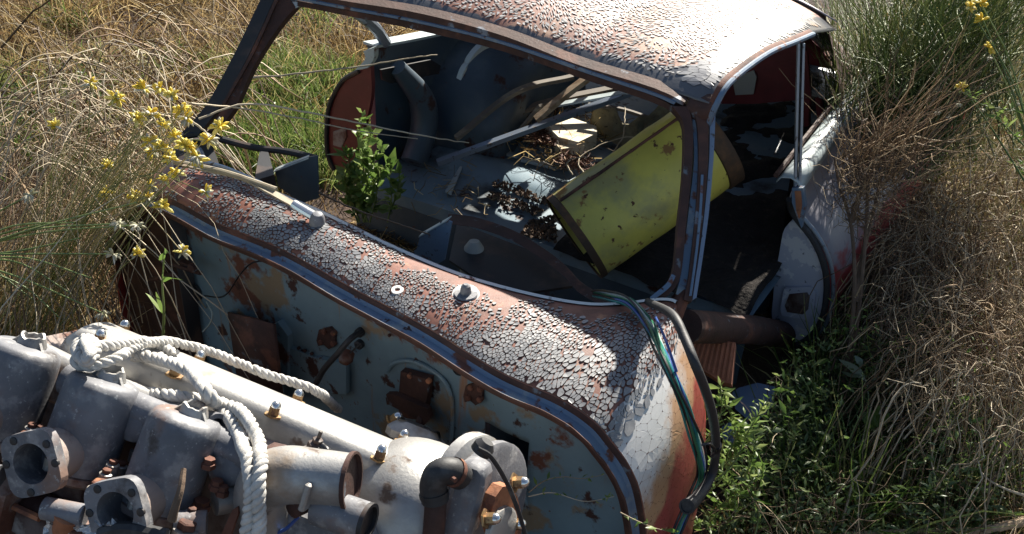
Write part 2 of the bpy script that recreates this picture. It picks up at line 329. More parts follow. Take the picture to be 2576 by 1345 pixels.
mat('twig', (.2, .14, .09), .8, ramp=[(0, (.07, .045, .03)), (.4, (.17, .105, .06)), (.75, (.31, .215, .12)), (1, (.5, .4, .26))])
mat('dead_leaf', (.2, .12, .06), .7, ramp=[(0, (.06, .035, .02)), (.5, (.17, .10, .05)), (1, (.36, .25, .13))], transl=.25)
mat('twig_pale', (.4, .33, .22), .75, ramp=[(0, (.22, .17, .11)), (.5, (.38, .31, .21)), (1, (.56, .48, .35))])
mat('bark', (.13, .085, .055), .85, var=(25, .3), bump=(90, .6, .004))
mat('stem_green', (.16, .23, .06), .5, ramp=[(0, (.08, .13, .03)), (1, (.22, .28, .09))], transl=.1)
mat('stalk_mix', (.2, .2, .1), .6, ramp=[(0, (.10, .13, .04)), (.4, (.2, .22, .08)), (.7, (.32, .28, .14)), (1, (.46, .38, .22))], transl=.1)
mat('petal', (.75, .52, .03), .5, ramp=[(0, (.72, .50, .03)), (.5, (.82, .66, .08)), (1, (.85, .77, .3))], transl=.3)
mat('bud', (.55, .52, .38), .6, ramp=[(0, (.42, .40, .24)), (.6, (.58, .55, .42)), (1, (.72, .70, .62))], transl=.25)

# ------------------------------------------------------------------ ground
def ground_z(x, y):
    z = .05*noise.noise(Vector((x*.9, y*.9, 0)))+.025*noise.noise(Vector((x*3.1, y*3.1, 4)))
    d = max(abs(x)-.9, abs(y-.9)-1.5, 0)          # the ground rises a little away from the sunk car
    return z + .05*min(d, 4)-.02
def make_ground():
    xs = np.r_[np.linspace(-120, -6, 18), np.linspace(-5.5, 5.5, 150), np.linspace(6, 120, 18)]
    ys = np.r_[np.linspace(-120, -4, 16), np.linspace(-3.5, 9, 160), np.linspace(9.5, 120, 18)]
    G = [[(x, y, ground_z(x, y)) for y in ys] for x in xs]
    o = MB().grid(G).build('ground', 'soil', fix=False, angle=180); o['kind'] = 'structure'
    return o
make_ground()

# ------------------------------------------------------------------ wrecked car body
car = thing('wrecked_car', 'wrecked car shell with flaking paint, open windscreen frame and bare blue bulkhead', 'car', (0, .6, 0))
Fk = [(.750, -.305, .06), (.749, -.305, .20), (.745, -.305, .30), (.737, -.305, .38), (.715, -.31, .474), (.688, -.31, .52), (.655, -.31, .552), (.618, -.312, .582), (.55, -.315, .603), (.43, -.32, .612), (.246, -.291, .619), (.06, -.270, .62), (-.14, -.242, .62), (-.32, -.240, .62), (-.49, -.221, .618), (-.60, -.222, .58), (-.69, -.222, .48), (-.735, -.222, .3), (-.74, -.222, .06)]
Rk = [(.725, .03, .06), (.725, .03, .20), (.72, .025, .32), (.712, .01, .42), (.695, -.01, .51), (.672, -.01, .56), (.645, .005, .60), (.622, .02, .618), (.592, .03, .626), (.470, -.075, .628), (.259, -.126, .63), (.061, -.125, .632), (-.14, -.11, .64), (-.32, -.105, .645), (-.5, -.09, .645), (-.60, -.03, .63), (-.68, .04, .55), (-.72, .05, .3), (-.725, .05, .06)]
NT = 150
FR = spline(Fk, 700); RR = spline(Rk, 700)
# resample both curves by matching knots so that rows stay across the panel
def knot_spline(K, n):
    P = np.asarray(K, float); Q = np.vstack([2*P[0]-P[1], P, 2*P[-1]-P[-2]]); T = np.linspace(0, len(P)-1, n); out = []
    for t in T:
        i = min(int(t), len(P)-2); t -= i; p0, p1, p2, p3 = Q[i:i+4]
        out.append(.5*((2*p1)+(-p0+p2)*t+(2*p0-5*p1+4*p2-p3)*t**2+(-p0+3*p1-3*p2+p3)*t**3))
    return np.array(out)
FS = knot_spline(Fk, NT); RS = knot_spline(Rk, NT)
CG = np.zeros((NT, 17, 3)); CN = np.zeros((NT, 17, 3))
for i in range(NT):
    tg = unit(FS[max(i-1, 0)]-FS[min(i+1, NT-1)]); ac = unit(RS[i]-FS[i]); nn = unit(np.cross(ac, -tg)); nn = nn if nn@np.array([FS[i][0]*.6, 0, 1]) > 0 else -nn
    for j in range(17):
        s = j/16; CG[i, j] = FS[i]*(1-s)+RS[i]*s + nn*(.016*math.sin(math.pi*s)**.8)
thicken(MB().grid(CG[:, :]).build('cowl', 'cowl_skin', car, angle=80), .0025, (0, 0, 1))
# gutter and lip along the bulkhead flange
cen = np.array([0, 0, .2]); G1 = []; G2 = []; G0 = []
for i in range(8, NT-12):
    p = FS[i]; tg = FS[i+1]-FS[i-1]; m = np.cross(unit(tg), [0, 1, 0]); m = m if m@(cen-p) > 0 else -m; m = unit(m); f = np.array([0, -1.0, 0]); wv = .0006*math.sin(i*.9)+.001*math.sin(i*.37)
    G0.append([p+m*.0005, p+m*.004+f*.003, p+m*.011+f*.004])
    G1.append([p+m*.011+f*.004, p+m*.017+f*.009, p+m*.018+f*.024, p+m*(.012+wv)+f*.030])
    G2.append([p+m*(.012+wv)+f*.0302, p+m*(.010+wv)+f*.033, p+m*(.014+wv)+f*.0345, p+m*.026+f*.030, p+m*.03-f*.01])
MB().grid(G0).build('cowl_edge', 'rust_dark', car)
MB().grid(G1).build('gutter', 'blue_paint', car)
MB().grid(G2).build('gutter_lip', 'rust_brown', car)
# rear flange of the cowl (windscreen seat)
i0, i1 = int(NT*7.6/18), int(NT*15/18)
A = RS[i0:i1]; MB().grid([[a+np.array([0, -.003, .003]), a+np.array([0, .002, .0062]), a+np.array([0, .005, .004])] for a in A]).build('flange_edge', 'white_edge', car)
MB().grid([[a+np.array([0, .0052, .0038]), a+np.array([0, .013, -.001]), a+np.array([0, .018, -.012])] for a in A]).build('windscreen_flange', 'blue_paint', car)

# bulkhead sheet with a real rectangular opening on the right
def top_at(x):
    i = np.argmin(abs(FS[6:NT-10, 0]-x)); p = FS[6:NT-10][i]; return p[1], p[2]
o1, o2 = PY(1237, 1035, -.275), PY(1350, 1180, -.275)
hx0, hx1, hz0, hz1 = o1[0], o2[0]-.004, o2[2]-.05, o1[2]-.008
xs = np.unique(np.r_[np.linspace(-.47, .735, 70), hx0, hx1]); Vb = []; Fb = []; NR = 26
fr = np.linspace(0, 1, NR)
for x in xs:
    fy, fz = top_at(x); zt = fz-.026; zb = .04
    zz = zb+(zt-zb)*fr
    if abs(x-hx0) < .1 or (hx0-.01 < x < hx1+.01):
        zz = np.interp(fr, [0, (8)/(NR-1), (16)/(NR-1), 1], [zb, hz0, min(hz1, zt-.01), zt])
    for z in zz:
        y = fy+.018+.004*nz((x*6, z*6, 1))-.012*math.exp(-((x+.12)**2+(z-.45)**2)/.01)
        Vb.append((x, y, z))
for a in range(len(xs)-1):
    for b in range(NR-1):
        if hx0-1e-4 <= xs[a] and xs[a+1] <= hx1+1e-4 and 8 <= b < 16: continue
        Fb.append((a*NR+b, (a+1)*NR+b, (a+1)*NR+b+1, a*NR+b+1))
bulk = MB().add(Vb, Fb).build('bulkhead', 'bulkhead', car, angle=60)
bulk.modifiers.new('thick', 'SOLIDIFY').thickness = .002
def dark_box(name, x0, x1, y0, y1, z0, z1, mt):
    """open-fronted box behind an opening"""
    V = [(x0, y0, z0), (x1, y0, z0), (x1, y1, z0), (x0, y1, z0), (x0, y0, z1), (x1, y0, z1), (x1, y1, z1), (x0, y1, z1)]
    return MB().add(V, [(0, 1, 2, 3), (4, 5, 6, 7), (1, 2, 6, 5), (2, 3, 7, 6), (3, 0, 4, 7)]).build(name, mt, car, smooth=False)
dark_box('bulkhead_duct', hx0-.005, hx1+.005, -.27, -.02, hz0-.01, hz1+.005, 'blue_panel_shade')
# recessed footwell wall left of the bulkhead
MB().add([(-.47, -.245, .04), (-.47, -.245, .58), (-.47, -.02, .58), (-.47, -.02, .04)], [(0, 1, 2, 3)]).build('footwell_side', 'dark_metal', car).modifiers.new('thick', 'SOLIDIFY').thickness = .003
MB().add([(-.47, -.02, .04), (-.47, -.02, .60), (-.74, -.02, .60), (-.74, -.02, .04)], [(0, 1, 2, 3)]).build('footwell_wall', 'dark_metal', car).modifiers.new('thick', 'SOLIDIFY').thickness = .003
wvp = [(x, -.205, top_at(x)[1]-.03) for x in np.linspace(-.478, -.73, 12)]
MB().grid([[p, (p[0], p[1]+.004, p[2]*.5+.02), (p[0], p[1], .04)] for p in wvp]).build('wing_valance', 'rust_dark', car, angle=60)
BY = -.285
def bp(u, v, dy=0.0):
    y = BY
    for _ in range(4): y = top_at(PY(u, v, y)[0])[0]+.016
    return PY(u, v, y+dy)
def bolt(parent, p, ax, r=.006, h=.006, mt='rust'):
    return MB().lathe(p, ax, [(r, -.002), (r, h*.7), (r*.75, h)], 6).build('bolt', mt, parent, angle=30)
FRONT = np.array([0, -1.0, 0])
for (u, v) in ((828, 845), (1197, 985)):
    pl = MB().prism([bp(u+a, v+b) for a, b in ((-20, -18), (8, -25), (22, -12), (20, 22), (5, 30), (-8, 18), (-22, 22), (-26, 8))], FRONT*.008).build('mounting_plate', 'rust_dark', car, angle=30)
    for a, b in ((-10, -12), (14, -8), (13, 18), (-17, 14)): bolt(pl, bp(u+a, v+b, -.007), FRONT, .0065, .008, 'rust')
# pressed arch panel with a rusted pedal bracket
arch = spline([bp(a, b, -.003) for a, b in ((975, 935), (990, 915), (1030, 908), (1075, 925), (1115, 955), (1135, 1000), (1138, 1060), (1134, 1120))], 40)
MB().tube(arch, .0045, 8).build('pressed_arch', 'bulkhead', car)
br = MB().prism([bp(a, b, -.004) for a, b in ((1020, 925), (1092, 945), (1085, 1000), (1078, 1048), (1020, 1040), (1012, 1010), (985, 1008), (982, 990), (1015, 985))], FRONT*.016)
br.prism([bp(a, b, -.022) for a, b in ((980, 985), (1000, 985), (1085, 1022), (1090, 1045), (1070, 1068), (1055, 1045), (990, 1012))], FRONT*.012)
br.tube(spline([bp(1060, 1050, -.03), bp(1050, 1090, -.05), bp(1042, 1150, -.06)], 8), .009, 6)
pb = br.build('pedal_bracket', 'rust_dark', car, angle=30)
for a, b in ((1033, 945), (1080, 958)): bolt(pb, bp(a, b, -.02), FRONT, .006, .006, 'rust_orange')
# box bracket with a round hole at the left of the bulkhead
q = [bp(575, 785, -.002), bp(690, 815, -.002), bp(690, 815, -.085), bp(575, 785, -.085)]
bx_ = MB(); c0 = sum(np.array(k) for k in q)/4
ringo = np.array([q[0], q[1], q[2], q[3]]); Vt = list(ringo); Ci = []
N = 20
for k in range(N):
    t = 2*math.pi*k/N; Ci.append(c0+(q[1]-q[0])*.33*math.cos(t)+(q[3]-q[0])*.33*math.sin(t))
outer = []
for k in range(N):
    t = 2*math.pi*k/N; cx_, sy_ = math.cos(t), math.sin(t); mx = max(abs(cx_), abs(sy_)); outer.append(c0+(q[1]-q[0])*.5*cx_/mx+(q[3]-q[0])*.5*sy_/mx)
MB().add(outer+Ci, [(k, (k+1) % N, N+(k+1) % N, N+k) for k in range(N)]).build('bracket_top', 'rust', car, angle=30).modifiers.new('thick', 'SOLIDIFY').thickness = .003  # top coloured lighter than the sides, shading put into the colour
bx_.grid([[p, p-np.array([0, 0, .045])] for p in Ci+Ci[:1]])
for a, b in ((0, 3), (3, 2), (2, 1)): bx_.add([q[a], q[b], q[b]-np.array([0, 0, .22]), q[a]-np.array([0, 0, .22])], [(0, 1, 2, 3)])
bx_.build('box_bracket', 'rust_dark', car, angle=30).modifiers.new('thick', 'SOLIDIFY').thickness = .003
MB().prism([bp(a, b, -.004) for a, b in ((690, 815), (715, 800), (740, 835), (738, 960), (715, 960))], FRONT*.02).build('stiffener', 'bulkhead', car, angle=30)
MB().slab([bp(a, b, -.004) for a, b in ((735, 868), (790, 890), (850, 905), (880, 905))], [bp(a, b, -.004) for a, b in ((730, 960), (790, 975), (850, 985), (880, 985))], FRONT*.012).build('tunnel_flange', 'bulkhead', car, angle=30)
for a, b in ((752, 876), (768, 883), (785, 890)): bolt(car, bp(a, b, -.015), FRONT, .004, .004, 'rust_dark')
for a, b, r in ((1154, 930, .0105), (490, 735, .02), (765, 955, .0)):
    if r: MB().lathe(bp(a, b, -.002), FRONT, [(r*.4, .0), (r*1.0, .001), (r*1.12, .004), (r*1.2, .0)], 16).build('grommet', 'dark_metal', car)
for a, b in ((909, 834), (908, 864)):
    MB().lathe(bp(a, b, 0), FRONT, [(.010, 0), (.010, .010), (.006, .013)], 12).build('grommet', 'rubber', car)
MB().tube(spline([bp(909, 834, -.012), bp(880, 855, -.05), bp(850, 890, -.075), bp(815, 930, -.09), bp(795, 965, -.1)], 24), .0062, 8).build('control_cable', 'rubber', car)
MB().tube(spline([bp(908, 864, -.012), bp(885, 885, -.03), bp(860, 905, -.035)], 12), .002, 6).build('cable_core', 'dark_metal', car)
vv = MB().lathe(bp(878, 882, -.02), unit((.2, -.8, -.4)), [(.004, 0), (.014, .004), (.016, .02), (.010, .03), (.004, .032)], 14).build('valve', 'alloy_rusty', car)
for k in range(9): bolt(car, bp(1020+random.uniform(-380, 420), 800+random.uniform(-30, 60), -.004), FRONT, .0035, .003, 'rust_dark')
MB().tube(spline([bp(690, 660, -.03), bp(640, 660, -.05), bp(605, 690, -.05), bp(565, 745, -.03), bp(515, 745, -.02)], 24), .0018, 5).build('loose_wire', 'black_wire', car)
MB().tube(spline([bp(520, 760, -.02), bp(535, 790, -.04), bp(528, 815, -.05), bp(510, 835, -.05)], 14), .0022, 5).build('loose_wire', 'wire_pale', car)
ru = MB(); ru.box(bp(470, 668, -.05), .04, .02, .018, m=0, bev=.004); ru.tube([bp(430, 665, -.06), bp(505, 688, -.06)], .005, 6); ru.tube([bp(440, 690, -.05), bp(380, 705, -.03)], .006, 6)
ru.lathe(bp(487, 673, -.068), FRONT, [(.011, 0), (.011, .008), (.004, .01)], 8); ru.build('hinge_remnant', 'rust_dark', car, angle=30)

# washer jet, wiper arm and small holes in the cowl
def on_cowl(u, v, dz=0.0):
    """point of the cowl surface under a pixel"""
    r_ = ray(u, v); d = CG.reshape(-1, 3)-CAM; t = d@r_/(r_@r_); e = np.linalg.norm(d-t[:, None]*r_, axis=1); i = int(np.argmin(e)); return CG.reshape(-1, 3)[i]+np.array([0, 0, dz])
wj = on_cowl(1163, 738)
MB().lathe(wj, (0, 0, 1), [(.024, .001), (.022, .0035), (.011, .004), (.0105, .012), (.0085, .02), (.004, .0235)], 18).build('washer_jet', 'alloy_dull', car)
MB().lathe(wj, (.1, -.2, 1), [(.027, -.001), (.026, .0018), (.018, .0022)], 18).build('paint_ring', 'white_edge', car)
h2 = on_cowl(997, 722)
MB().lathe(h2, (.05, -.15, 1), [(.0125, -.001), (.012, .0022), (.0055, .0024), (.0052, -.002)], 16, cap=False).build('hole_ring', 'white_edge', car)
wb = on_cowl(785, 552)
wip = MB().lathe(wb+np.array([.012, -.002, 0]), unit((.16, .0, 1)), [(.017, -.002), (.0165, .010), (.014, .02), (.010, .026), (.003, .028)], 18).build('wiper_spindle', 'alloy_dull', car)
wd = unit(PZ(640, 470, .69)-wb)
wside = unit(np.cross(wd, [0, 0, 1]))
k = MB().tube([wb+np.array([.006, 0, .014]), wb+wd*.03+np.array([0, 0, .015]), wb+wd*.05+np.array([0, 0, .016])], [.0125, .012, .0105], 10, squash=.8).build('wiper_knuckle', 'chrome', wip)
e1 = PZ(600, 445, .70); e2 = PZ(460, 415, .705)
p0 = wb+wd*.048+np.array([0, 0, .016])
pth = spline([p0, p0*.55+e1*.45+np.array([0, 0, .003]), e1, e2], 24)
L_ = []; R_ = []
for i, p in enumerate(pth):
    wdt = np.interp(i/23, [0, .15, .5, 1], [.0085, .0085, .005, .004]); L_.append(p+wside*wdt); R_.append(p-wside*wdt)
MB().slab(L_, R_, (0, 0, -.004)).build('wiper_arm', 'wood_wiper', wip, angle=30)
b0, b1 = PZ(695, 478, .69), PZ(440, 408, .70)
MB().tube(spline([b0, b0*.5+b1*.5+np.array([0, 0, .008]), b1], 16), .0062, 8).build('wiper_blade', 'wood_wiper', wip)
MB().tube(spline([PZ(660, 462, .672), PZ(560, 420, .672), PZ(470, 400, .67)], 10), .004, 6).build('wiper_link', 'steel_strip', wip)

# windscreen frame: header and pillars
def strip(name, mt, A, B, fn, th, parent=car, n=28):
    a = spline([fn(*p) for p in A], n); b = spline([fn(*p) for p in B], n)
    return MB().slab(a, b, th).build(name, mt, parent, angle=30)
HY = .285
def hy_at(x): return .28+.055*max(0.0, 1-(x/.5)**2)          # the screen's top edge is bowed in plan
def PH(u, v, dy=0.0):
    y = HY
    for _ in range(6): y = hy_at(PY(u, v, y)[0])
    return PY(u, v, y+dy)
hf = lambda dy: (lambda u, v: PH(u, v, dy))
strip('windscreen_header', 'rust_brown', [(748, -22), (860, 2), (1050, 33), (1258, 88), (1450, 162), (1640, 220), (1722, 258)], [(748, -8), (860, 16), (1050, 52), (1258, 103), (1480, 178), (1640, 232), (1718, 266)], hf(-.012), (0, .03, .006))
strip('header_trim', 'blue_paint', [(748, -6), (860, 17), (1050, 53), (1258, 104), (1480, 179), (1640, 233), (1700, 258)], [(748, 1), (860, 23), (1050, 59), (1258, 111), (1480, 187), (1640, 240), (1695, 264)], hf(-.016), (0, .02, .004))
strip('header_flange', 'rust_dark', [(748, 2), (860, 24), (1050, 60), (1258, 112), (1480, 188), (1640, 241), (1712, 282)], [(748, 16), (860, 38), (1050, 77), (1258, 128), (1480, 204), (1640, 258), (1708, 292)], hf(-.006), (0, .03, .004))
pb_, pt_ = PZ(1722, 748, .63), PY(1760, 285, HY)
pn = unit(np.cross(pt_-pb_, RT)); pn = pn if pn@FW < 0 else -pn
def pf(d): return lambda u, v: PP(u, v, pb_+pn*d, pn)
strip('pillar_seal', 'rust_dark', [(1690, 268), (1716, 300), (1722, 350), (1718, 450), (1706, 560), (1694, 680), (1660, 735), (1630, 752)], [(1730, 268), (1740, 300), (1744, 350), (1739, 450), (1727, 560), (1713, 690), (1690, 735), (1650, 765)], pf(.004), -pn*.03)
strip('pillar_channel', 'blue_paint', [(1742, 300), (1746, 400), (1736, 500), (1724, 600), (1713, 690), (1700, 740)], [(1757, 300), (1760, 400), (1752, 520), (1743, 620), (1733, 700), (1722, 752)], pf(-.006), -pn*.02)
strip('pillar_post', 'rust_brown', [(1730, 262), (1752, 300), (1758, 400), (1752, 520), (1742, 620), (1732, 700), (1720, 755)], [(1800, 262), (1784, 300), (1782, 400), (1772, 520), (1760, 620), (1748, 700), (1740, 760)], pf(.006), -pn*.035)
strip('pillar_rail', 'blue_paint', [(1764, 440), (1760, 520), (1752, 610), (1742, 690), (1734, 745)], [(1770, 440), (1766, 520), (1758, 610), (1748, 690), (1740, 745)], pf(.011), -pn*.01)
strip('pillar_flange', 'steel_strip', [(1786, 300), (1784, 400), (1774, 520), (1762, 620), (1750, 700), (1742, 755)], [(1800, 290), (1795, 400), (1785, 520), (1772, 620), (1760, 700), (1752, 750)], pf(.0), -pn*.03)
MB().slab(spline([PP(*p, pb_+pn*.012, pn) for p in ((1690, 690), (1675, 715), (1635, 748))], 10), spline([PP(*p, pb_+pn*.012, pn) for p in ((1700, 695), (1684, 724), (1642, 757))], 10), -pn*.008).build('seal_scrap', 'blue_paint', car, angle=30)
# pillar foot
MB().tube([PZ(1690, 800, .585), PZ(1706, 765, .61), PP(1722, 735, pb_-pn*.02, pn)], [.02, .018, .015], 10).build('pillar_foot', 'rust', car)
# left pillar
lb_, lt_ = PZ(525, 318, .64), PY(705, 0, HY)
ln = unit(np.cross(lt_-lb_, RT)); ln = ln if ln@FW < 0 else -ln
def lf(d): return lambda u, v: PP(u, v, lb_+ln*d, ln)
strip('pillar_seal', 'dark_metal', [(680, -40), (660, -10), (590, 135), (520, 262), (450, 342)], [(712, -40), (694, -10), (628, 135), (558, 262), (497, 342)], lf(.006), -ln*.035)
strip('pillar_ridge', 'rust_brown', [(712, -40), (694, -8), (628, 137), (558, 262)], [(722, -40), (703, -8), (637, 137), (566, 262)], lf(.009), -ln*.02)
strip('pillar_post', 'rust_dark', [(722, -40), (703, -10), (637, 135), (566, 262), (520, 335)], [(785, -40), (756, 4), (700, 70), (640, 165), (596, 262), (562, 312)], lf(.0), -ln*.035)
# left cant rail bending down to the far post
MB().tube(spline([PX(740, 4, -.56), PX(800, -2, -.57), PX(860, 12, -.58), PX(905, 38, -.59), PX(945, 72, -.6), PX(970, 108, -.61)], 30), .017, 10).build('cant_rail', 'steel_strip', car)

# roof skin
_fe = np.array([PH(u, v) for u, v in ((725, 0), (860, 0), (1050, 30), (1258, 85), (1450, 160), (1640, 215), (1740, 245), (1795, 262))])
_rail = np.array([PX(1800, 268, .552), PX(1829, 217, .552), PX(1880, 172, .552), PX(1940, 132, .552), PX(2000, 107, .552), PX(2046, 87, .55), (.55, 1.15, .83)])
def roof_z(x, y0):
    zf = np.interp(x, _fe[:, 0], _fe[:, 2]); y = y0-(hy_at(x)-.28)*np.interp(y0, [.3, .9], [1, 0])
    rise = np.interp(y, [.27, .285, .32, .36, .45, .6, .77, .92, 1.15], [-.012, -.002, .012, .016, .018, .014, -.008, -.034, -.09])
    cr = np.interp(y, [.28, .36, .6, .9, 1.15], [0, .008, .03, .055, .07])
    a = min(abs(x)/.55, 1.0); z = zf+rise+cr*(1-a**3)+.008*np.interp(y, [.3, .4], [0, 1])
    ze = .002+np.interp(y0, _rail[:, 1], _rail[:, 2]); zx = np.interp(.55, _fe[:, 0], _fe[:, 2])+rise+.008*np.interp(y, [.3, .4], [0, 1])
    w_ = max(0, (a-.55)/.45)**2.2
    return z+w_*(ze-zx)*np.interp(y0, [.285, .36], [0, 1])*(1 if x > 0 else .6)
def roof_P(x, y): return np.array([x, y, roof_z(x, y)])
ry = np.r_[.283, .29, .30, .31, .325, .34, .36, .38, np.linspace(.41, 1.15, 26)]; rx = np.r_[np.linspace(-.555, -.47, 6), np.linspace(-.44, .44, 40), np.linspace(.46, .548, 10)]
RG = np.array([[roof_P(x*(np.interp(y, [.34, .8], [1, .8]) if x < 0 else 1), hy_at(x)-.28+y if y < .5 else y+(hy_at(x)-.28)*max(0, (.9-y)/.4)) for y in ry] for x in rx])
thicken(MB().grid(RG).build('roof', 'roof_skin', car, angle=80), .0025, (0, 0, 1))
# drip rail along the right edge
dr = spline([PP(1783, 312, pb_, pn), PX(1800, 268, .548), PX(1829, 217, .552), PX(1880, 172, .552), PX(1940, 132, .552), PX(2000, 107, .552), PX(2046, 87, .55)], 50)
MB().tube(dr, .0062, 8).build('drip_rail', 'blue_paint', car)
MB().grid([[p+np.array([-.002, 0, .004]), p+np.array([-.007, .0, .0085]), p+np.array([-.013, 0, .010])] for p in dr[3:]]).build('roof_flange', 'rust', car)
MB().grid([[p+np.array([-.003, 0, -.004]), p+np.array([-.02, .0, -.016]), p+np.array([-.06, 0, -.018])] for p in dr]).build('cant_rail', 'rust_dark', car)
# fastback behind the roof, unseen; hatch holes shaped to throw sun patches inside
FBy = [1.15, 1.24, 1.42, 1.56, 1.9, 2.3]; FBz = [.925, .905, .845, .79, .63, .42]; FBx = [.545, .50, .43, .395, .31, .25]
def fb(t, y): xw = np.interp(y, FBy, FBx); zc = np.interp(y, FBy, FBz); x = t*xw; return (x if t > 0 else x*np.interp(y, [1.15, 1.45], [.80, 1.0]), y, zc-.07*abs(t)**3)
tl = np.unique(np.r_[np.linspace(-1, 1, 24), -.86, -.48, -.40, -.20]); yl = np.unique(np.r_[np.linspace(1.15, 2.3, 20), 1.30, 1.43, 1.455, 1.585, 1.60, 1.72])
fbm = MB(); Vf = [fb(t, y) for t in tl for y in yl]; Ff = []
for a in range(len(tl)-1):
    for b in range(len(yl)-1):
        tc_, yc_ = (tl[a]+tl[a+1])/2, (yl[b]+yl[b+1])/2
        if 1.30 < yc_ < 1.72 and (-.86 < tc_ < -.48 or -.40 < tc_ < -.20) and not (1.43 < yc_ < 1.455 or 1.585 < yc_ < 1.60): continue
        Ff.append((a*len(yl)+b, (a+1)*len(yl)+b, (a+1)*len(yl)+b+1, a*len(yl)+b+1))
fbm.add(Vf, Ff).build('fastback', 'fender_skin', car, angle=60).modifiers.new('thick', 'SOLIDIFY').thickness = .003
MB().grid([[fb(t, 2.3), (t*.5, 2.34, .04)] for t in np.linspace(-1, 1, 8)]).build('tail_panel', 'red_paint', car).modifiers.new('thick', 'SOLIDIFY').thickness = .003

# quarter skins added to block the sun at the sides below the fastback
for sg in (1, -1):
    q = []
    for y in np.linspace(1.32 if sg > 0 else 1.05, 2.3, 12):
        a = np.array(fb(sg, max(y, 1.15))); a[1] = y; b_ = np.array([.60*sg-(.03*(y-.78))*sg, y, .50-.05*(y-.78)]) if sg > 0 else np.array([-.66, y, .58-.06*(y-.8)])
        q.append([a, a*.5+b_*.5+np.array([.015*sg, 0, 0]), b_])
    MB().grid(q).build('quarter_sun_blocker', 'rust_brown' if sg > 0 else 'red_paint', car)
# thin door-glass channel
ba, bb = PX(2013, 108, .548), PY(2004, 472, .775)
bw = RT*.0085; bd = unit(np.cross(bb-ba, RT))*.012
t1 = MB(); t1.slab([ba-bw, bb-bw], [ba-bw*.35, bb-bw*.35], bd); t1.slab([ba+bw*.35, bb+bw*.35], [ba+bw, bb+bw], bd)
wch = t1.build('glass_channel', 'steel_strip', car, angle=30)
MB().slab([ba-bw*.33-bd*.3, bb-bw*.33-bd*.3], [ba+bw*.33-bd*.3, bb+bw*.33-bd*.3], bd*.3).build('channel_felt', 'dark_metal', wch)

# right rear wing
JY = .78
jc = spline([PY(2008, 462, JY-.02), PY(1990, 492, JY-.02), PY(1992, 525, JY), PY(2012, 556, JY), PY(2040, 590, JY), PY(2065, 636, JY), PY(2080, 690, JY), PY(2080, 750, JY), PY(2066, 810, JY), PY(2035, 850, JY), PY(2008, 866, JY)], 44)
wg = []
for i, p in enumerate(jc):
    s = i/43; row = []
    for j, dy in enumerate(np.linspace(0, 1.35, 18)):
        out = .095*math.sin(min(dy/1.2, 1)*math.pi*.55)*math.sin(math.pi*min(s*1.1, 1)**.8)
        row.append(p+np.array([out-.03*dy*(s < .2)*(1-s*5), dy, (.03*math.sin(dy*2.2)-.05*dy)*(1-s)]))
    wg.append(row)
thicken(MB().grid(wg).build('rear_wing', 'fender_skin', car, angle=80), .003, (1, 0, 0))
# shoulder on top of the wing, running back from the channel foot
shd = []
for dy in np.linspace(0, 1.35, 16):
    z = jc[0][2]+.03*math.sin(dy*2.2)-.05*dy; x = jc[0][0]-.03*dy
    shd.append([(x-.055, JY-.02+dy, z-.012), (x-.045, JY-.02+dy, z+.004), (x-.02, JY-.02+dy, z+.010), (x, JY-.02+dy, z+.002), (x+.012, JY-.02+dy, z-.02)])
MB().grid(shd).build('wing_shoulder', 'pale_panel', car, angle=80).modifiers.new('thick', 'SOLIDIFY').thickness = .003
MB().tube(spline([jc[0]+np.array([-.058-.03*d, d, .004+.03*math.sin(d*2.2)-.05*d]) for d in (0, .3, .7, 1.2)], 20), .007, 6).build('waist_rail', 'rust_dark', car)
# bead of rubber and paint round the shut edge
MB().tube(jc[4:]+np.array([0, -.006, 0]), .0085, 8).build('door_seal', 'rubber', car)
MB().tube(jc[2:]+np.array([.013, .004, .003]), .0055, 8).build('wing_bead', 'steel_strip', car)
# shut face with a latch recess
inner = [PY(a, b, JY+.02) for a, b in ((1992, 556), (1972, 580), (1960, 640), (1950, 700), (1944, 760), (1942, 800), (1960, 830), (2000, 862))]
outer_ = [PY(a, b, JY+.004) for a, b in ((1994, 552), (2020, 566), (2046, 604), (2066, 652), (2078, 700), (2076, 760), (2060, 815), (2012, 864))]
sf = MB().slab(spline(inner, 26), spline(outer_, 26), (0, .012, 0)).build('shut_face', 'shut_face', car, angle=30)
rp = [(1972, 728), (2040, 722), (2052, 738), (2046, 790), (2034, 806), (1968, 796), (1962, 780)]
MB().prism([PY(a, b, JY+.001) for a, b in rp], (0, .01, 0)).build('latch_plate', 'shut_face', sf, angle=30)
MB().prism([PY(a, b, JY-.003) for a, b in [(1985, 742), (2030, 738), (2036, 750), (2032, 780), (2020, 792), (1980, 786), (1974, 770)]], (0, .005, 0)).build('latch_stain', 'block_metal', sf, angle=30)
# flared foot of the channel with rust stain
MB().prism([PY(a, b, JY-.03) for a, b in [(1992, 474), (2020, 474), (2026, 520), (2016, 575), (2004, 545), (1992, 510)]], (0, .015, 0)).build('channel_foot', 'blue_paint', car, angle=30)
MB().prism([PY(a, b, JY-.034) for a, b in [(1999, 482), (2014, 482), (2017, 520), (2010, 552), (2003, 530)]], (0, .004, 0)).build('foot_stain', 'rust_orange', car, angle=30)
# inner quarter panels, right
MB().grid([[(.60, y, .05), (.60, y, .3), (.585, y, .55)] for y in np.linspace(.82, 2.1, 6)]).build('inner_quarter', 'dark_metal', car)
MB().slab([PY(1935, 650, .86), PY(1900, 720, .86), PY(1870, 790, .86)], [PY(1950, 650, .86), PY(1945, 720, .86), PY(1940, 790, .86)], (0, .02, 0)).build('inner_post', 'blue_panel_shade', car, angle=30)

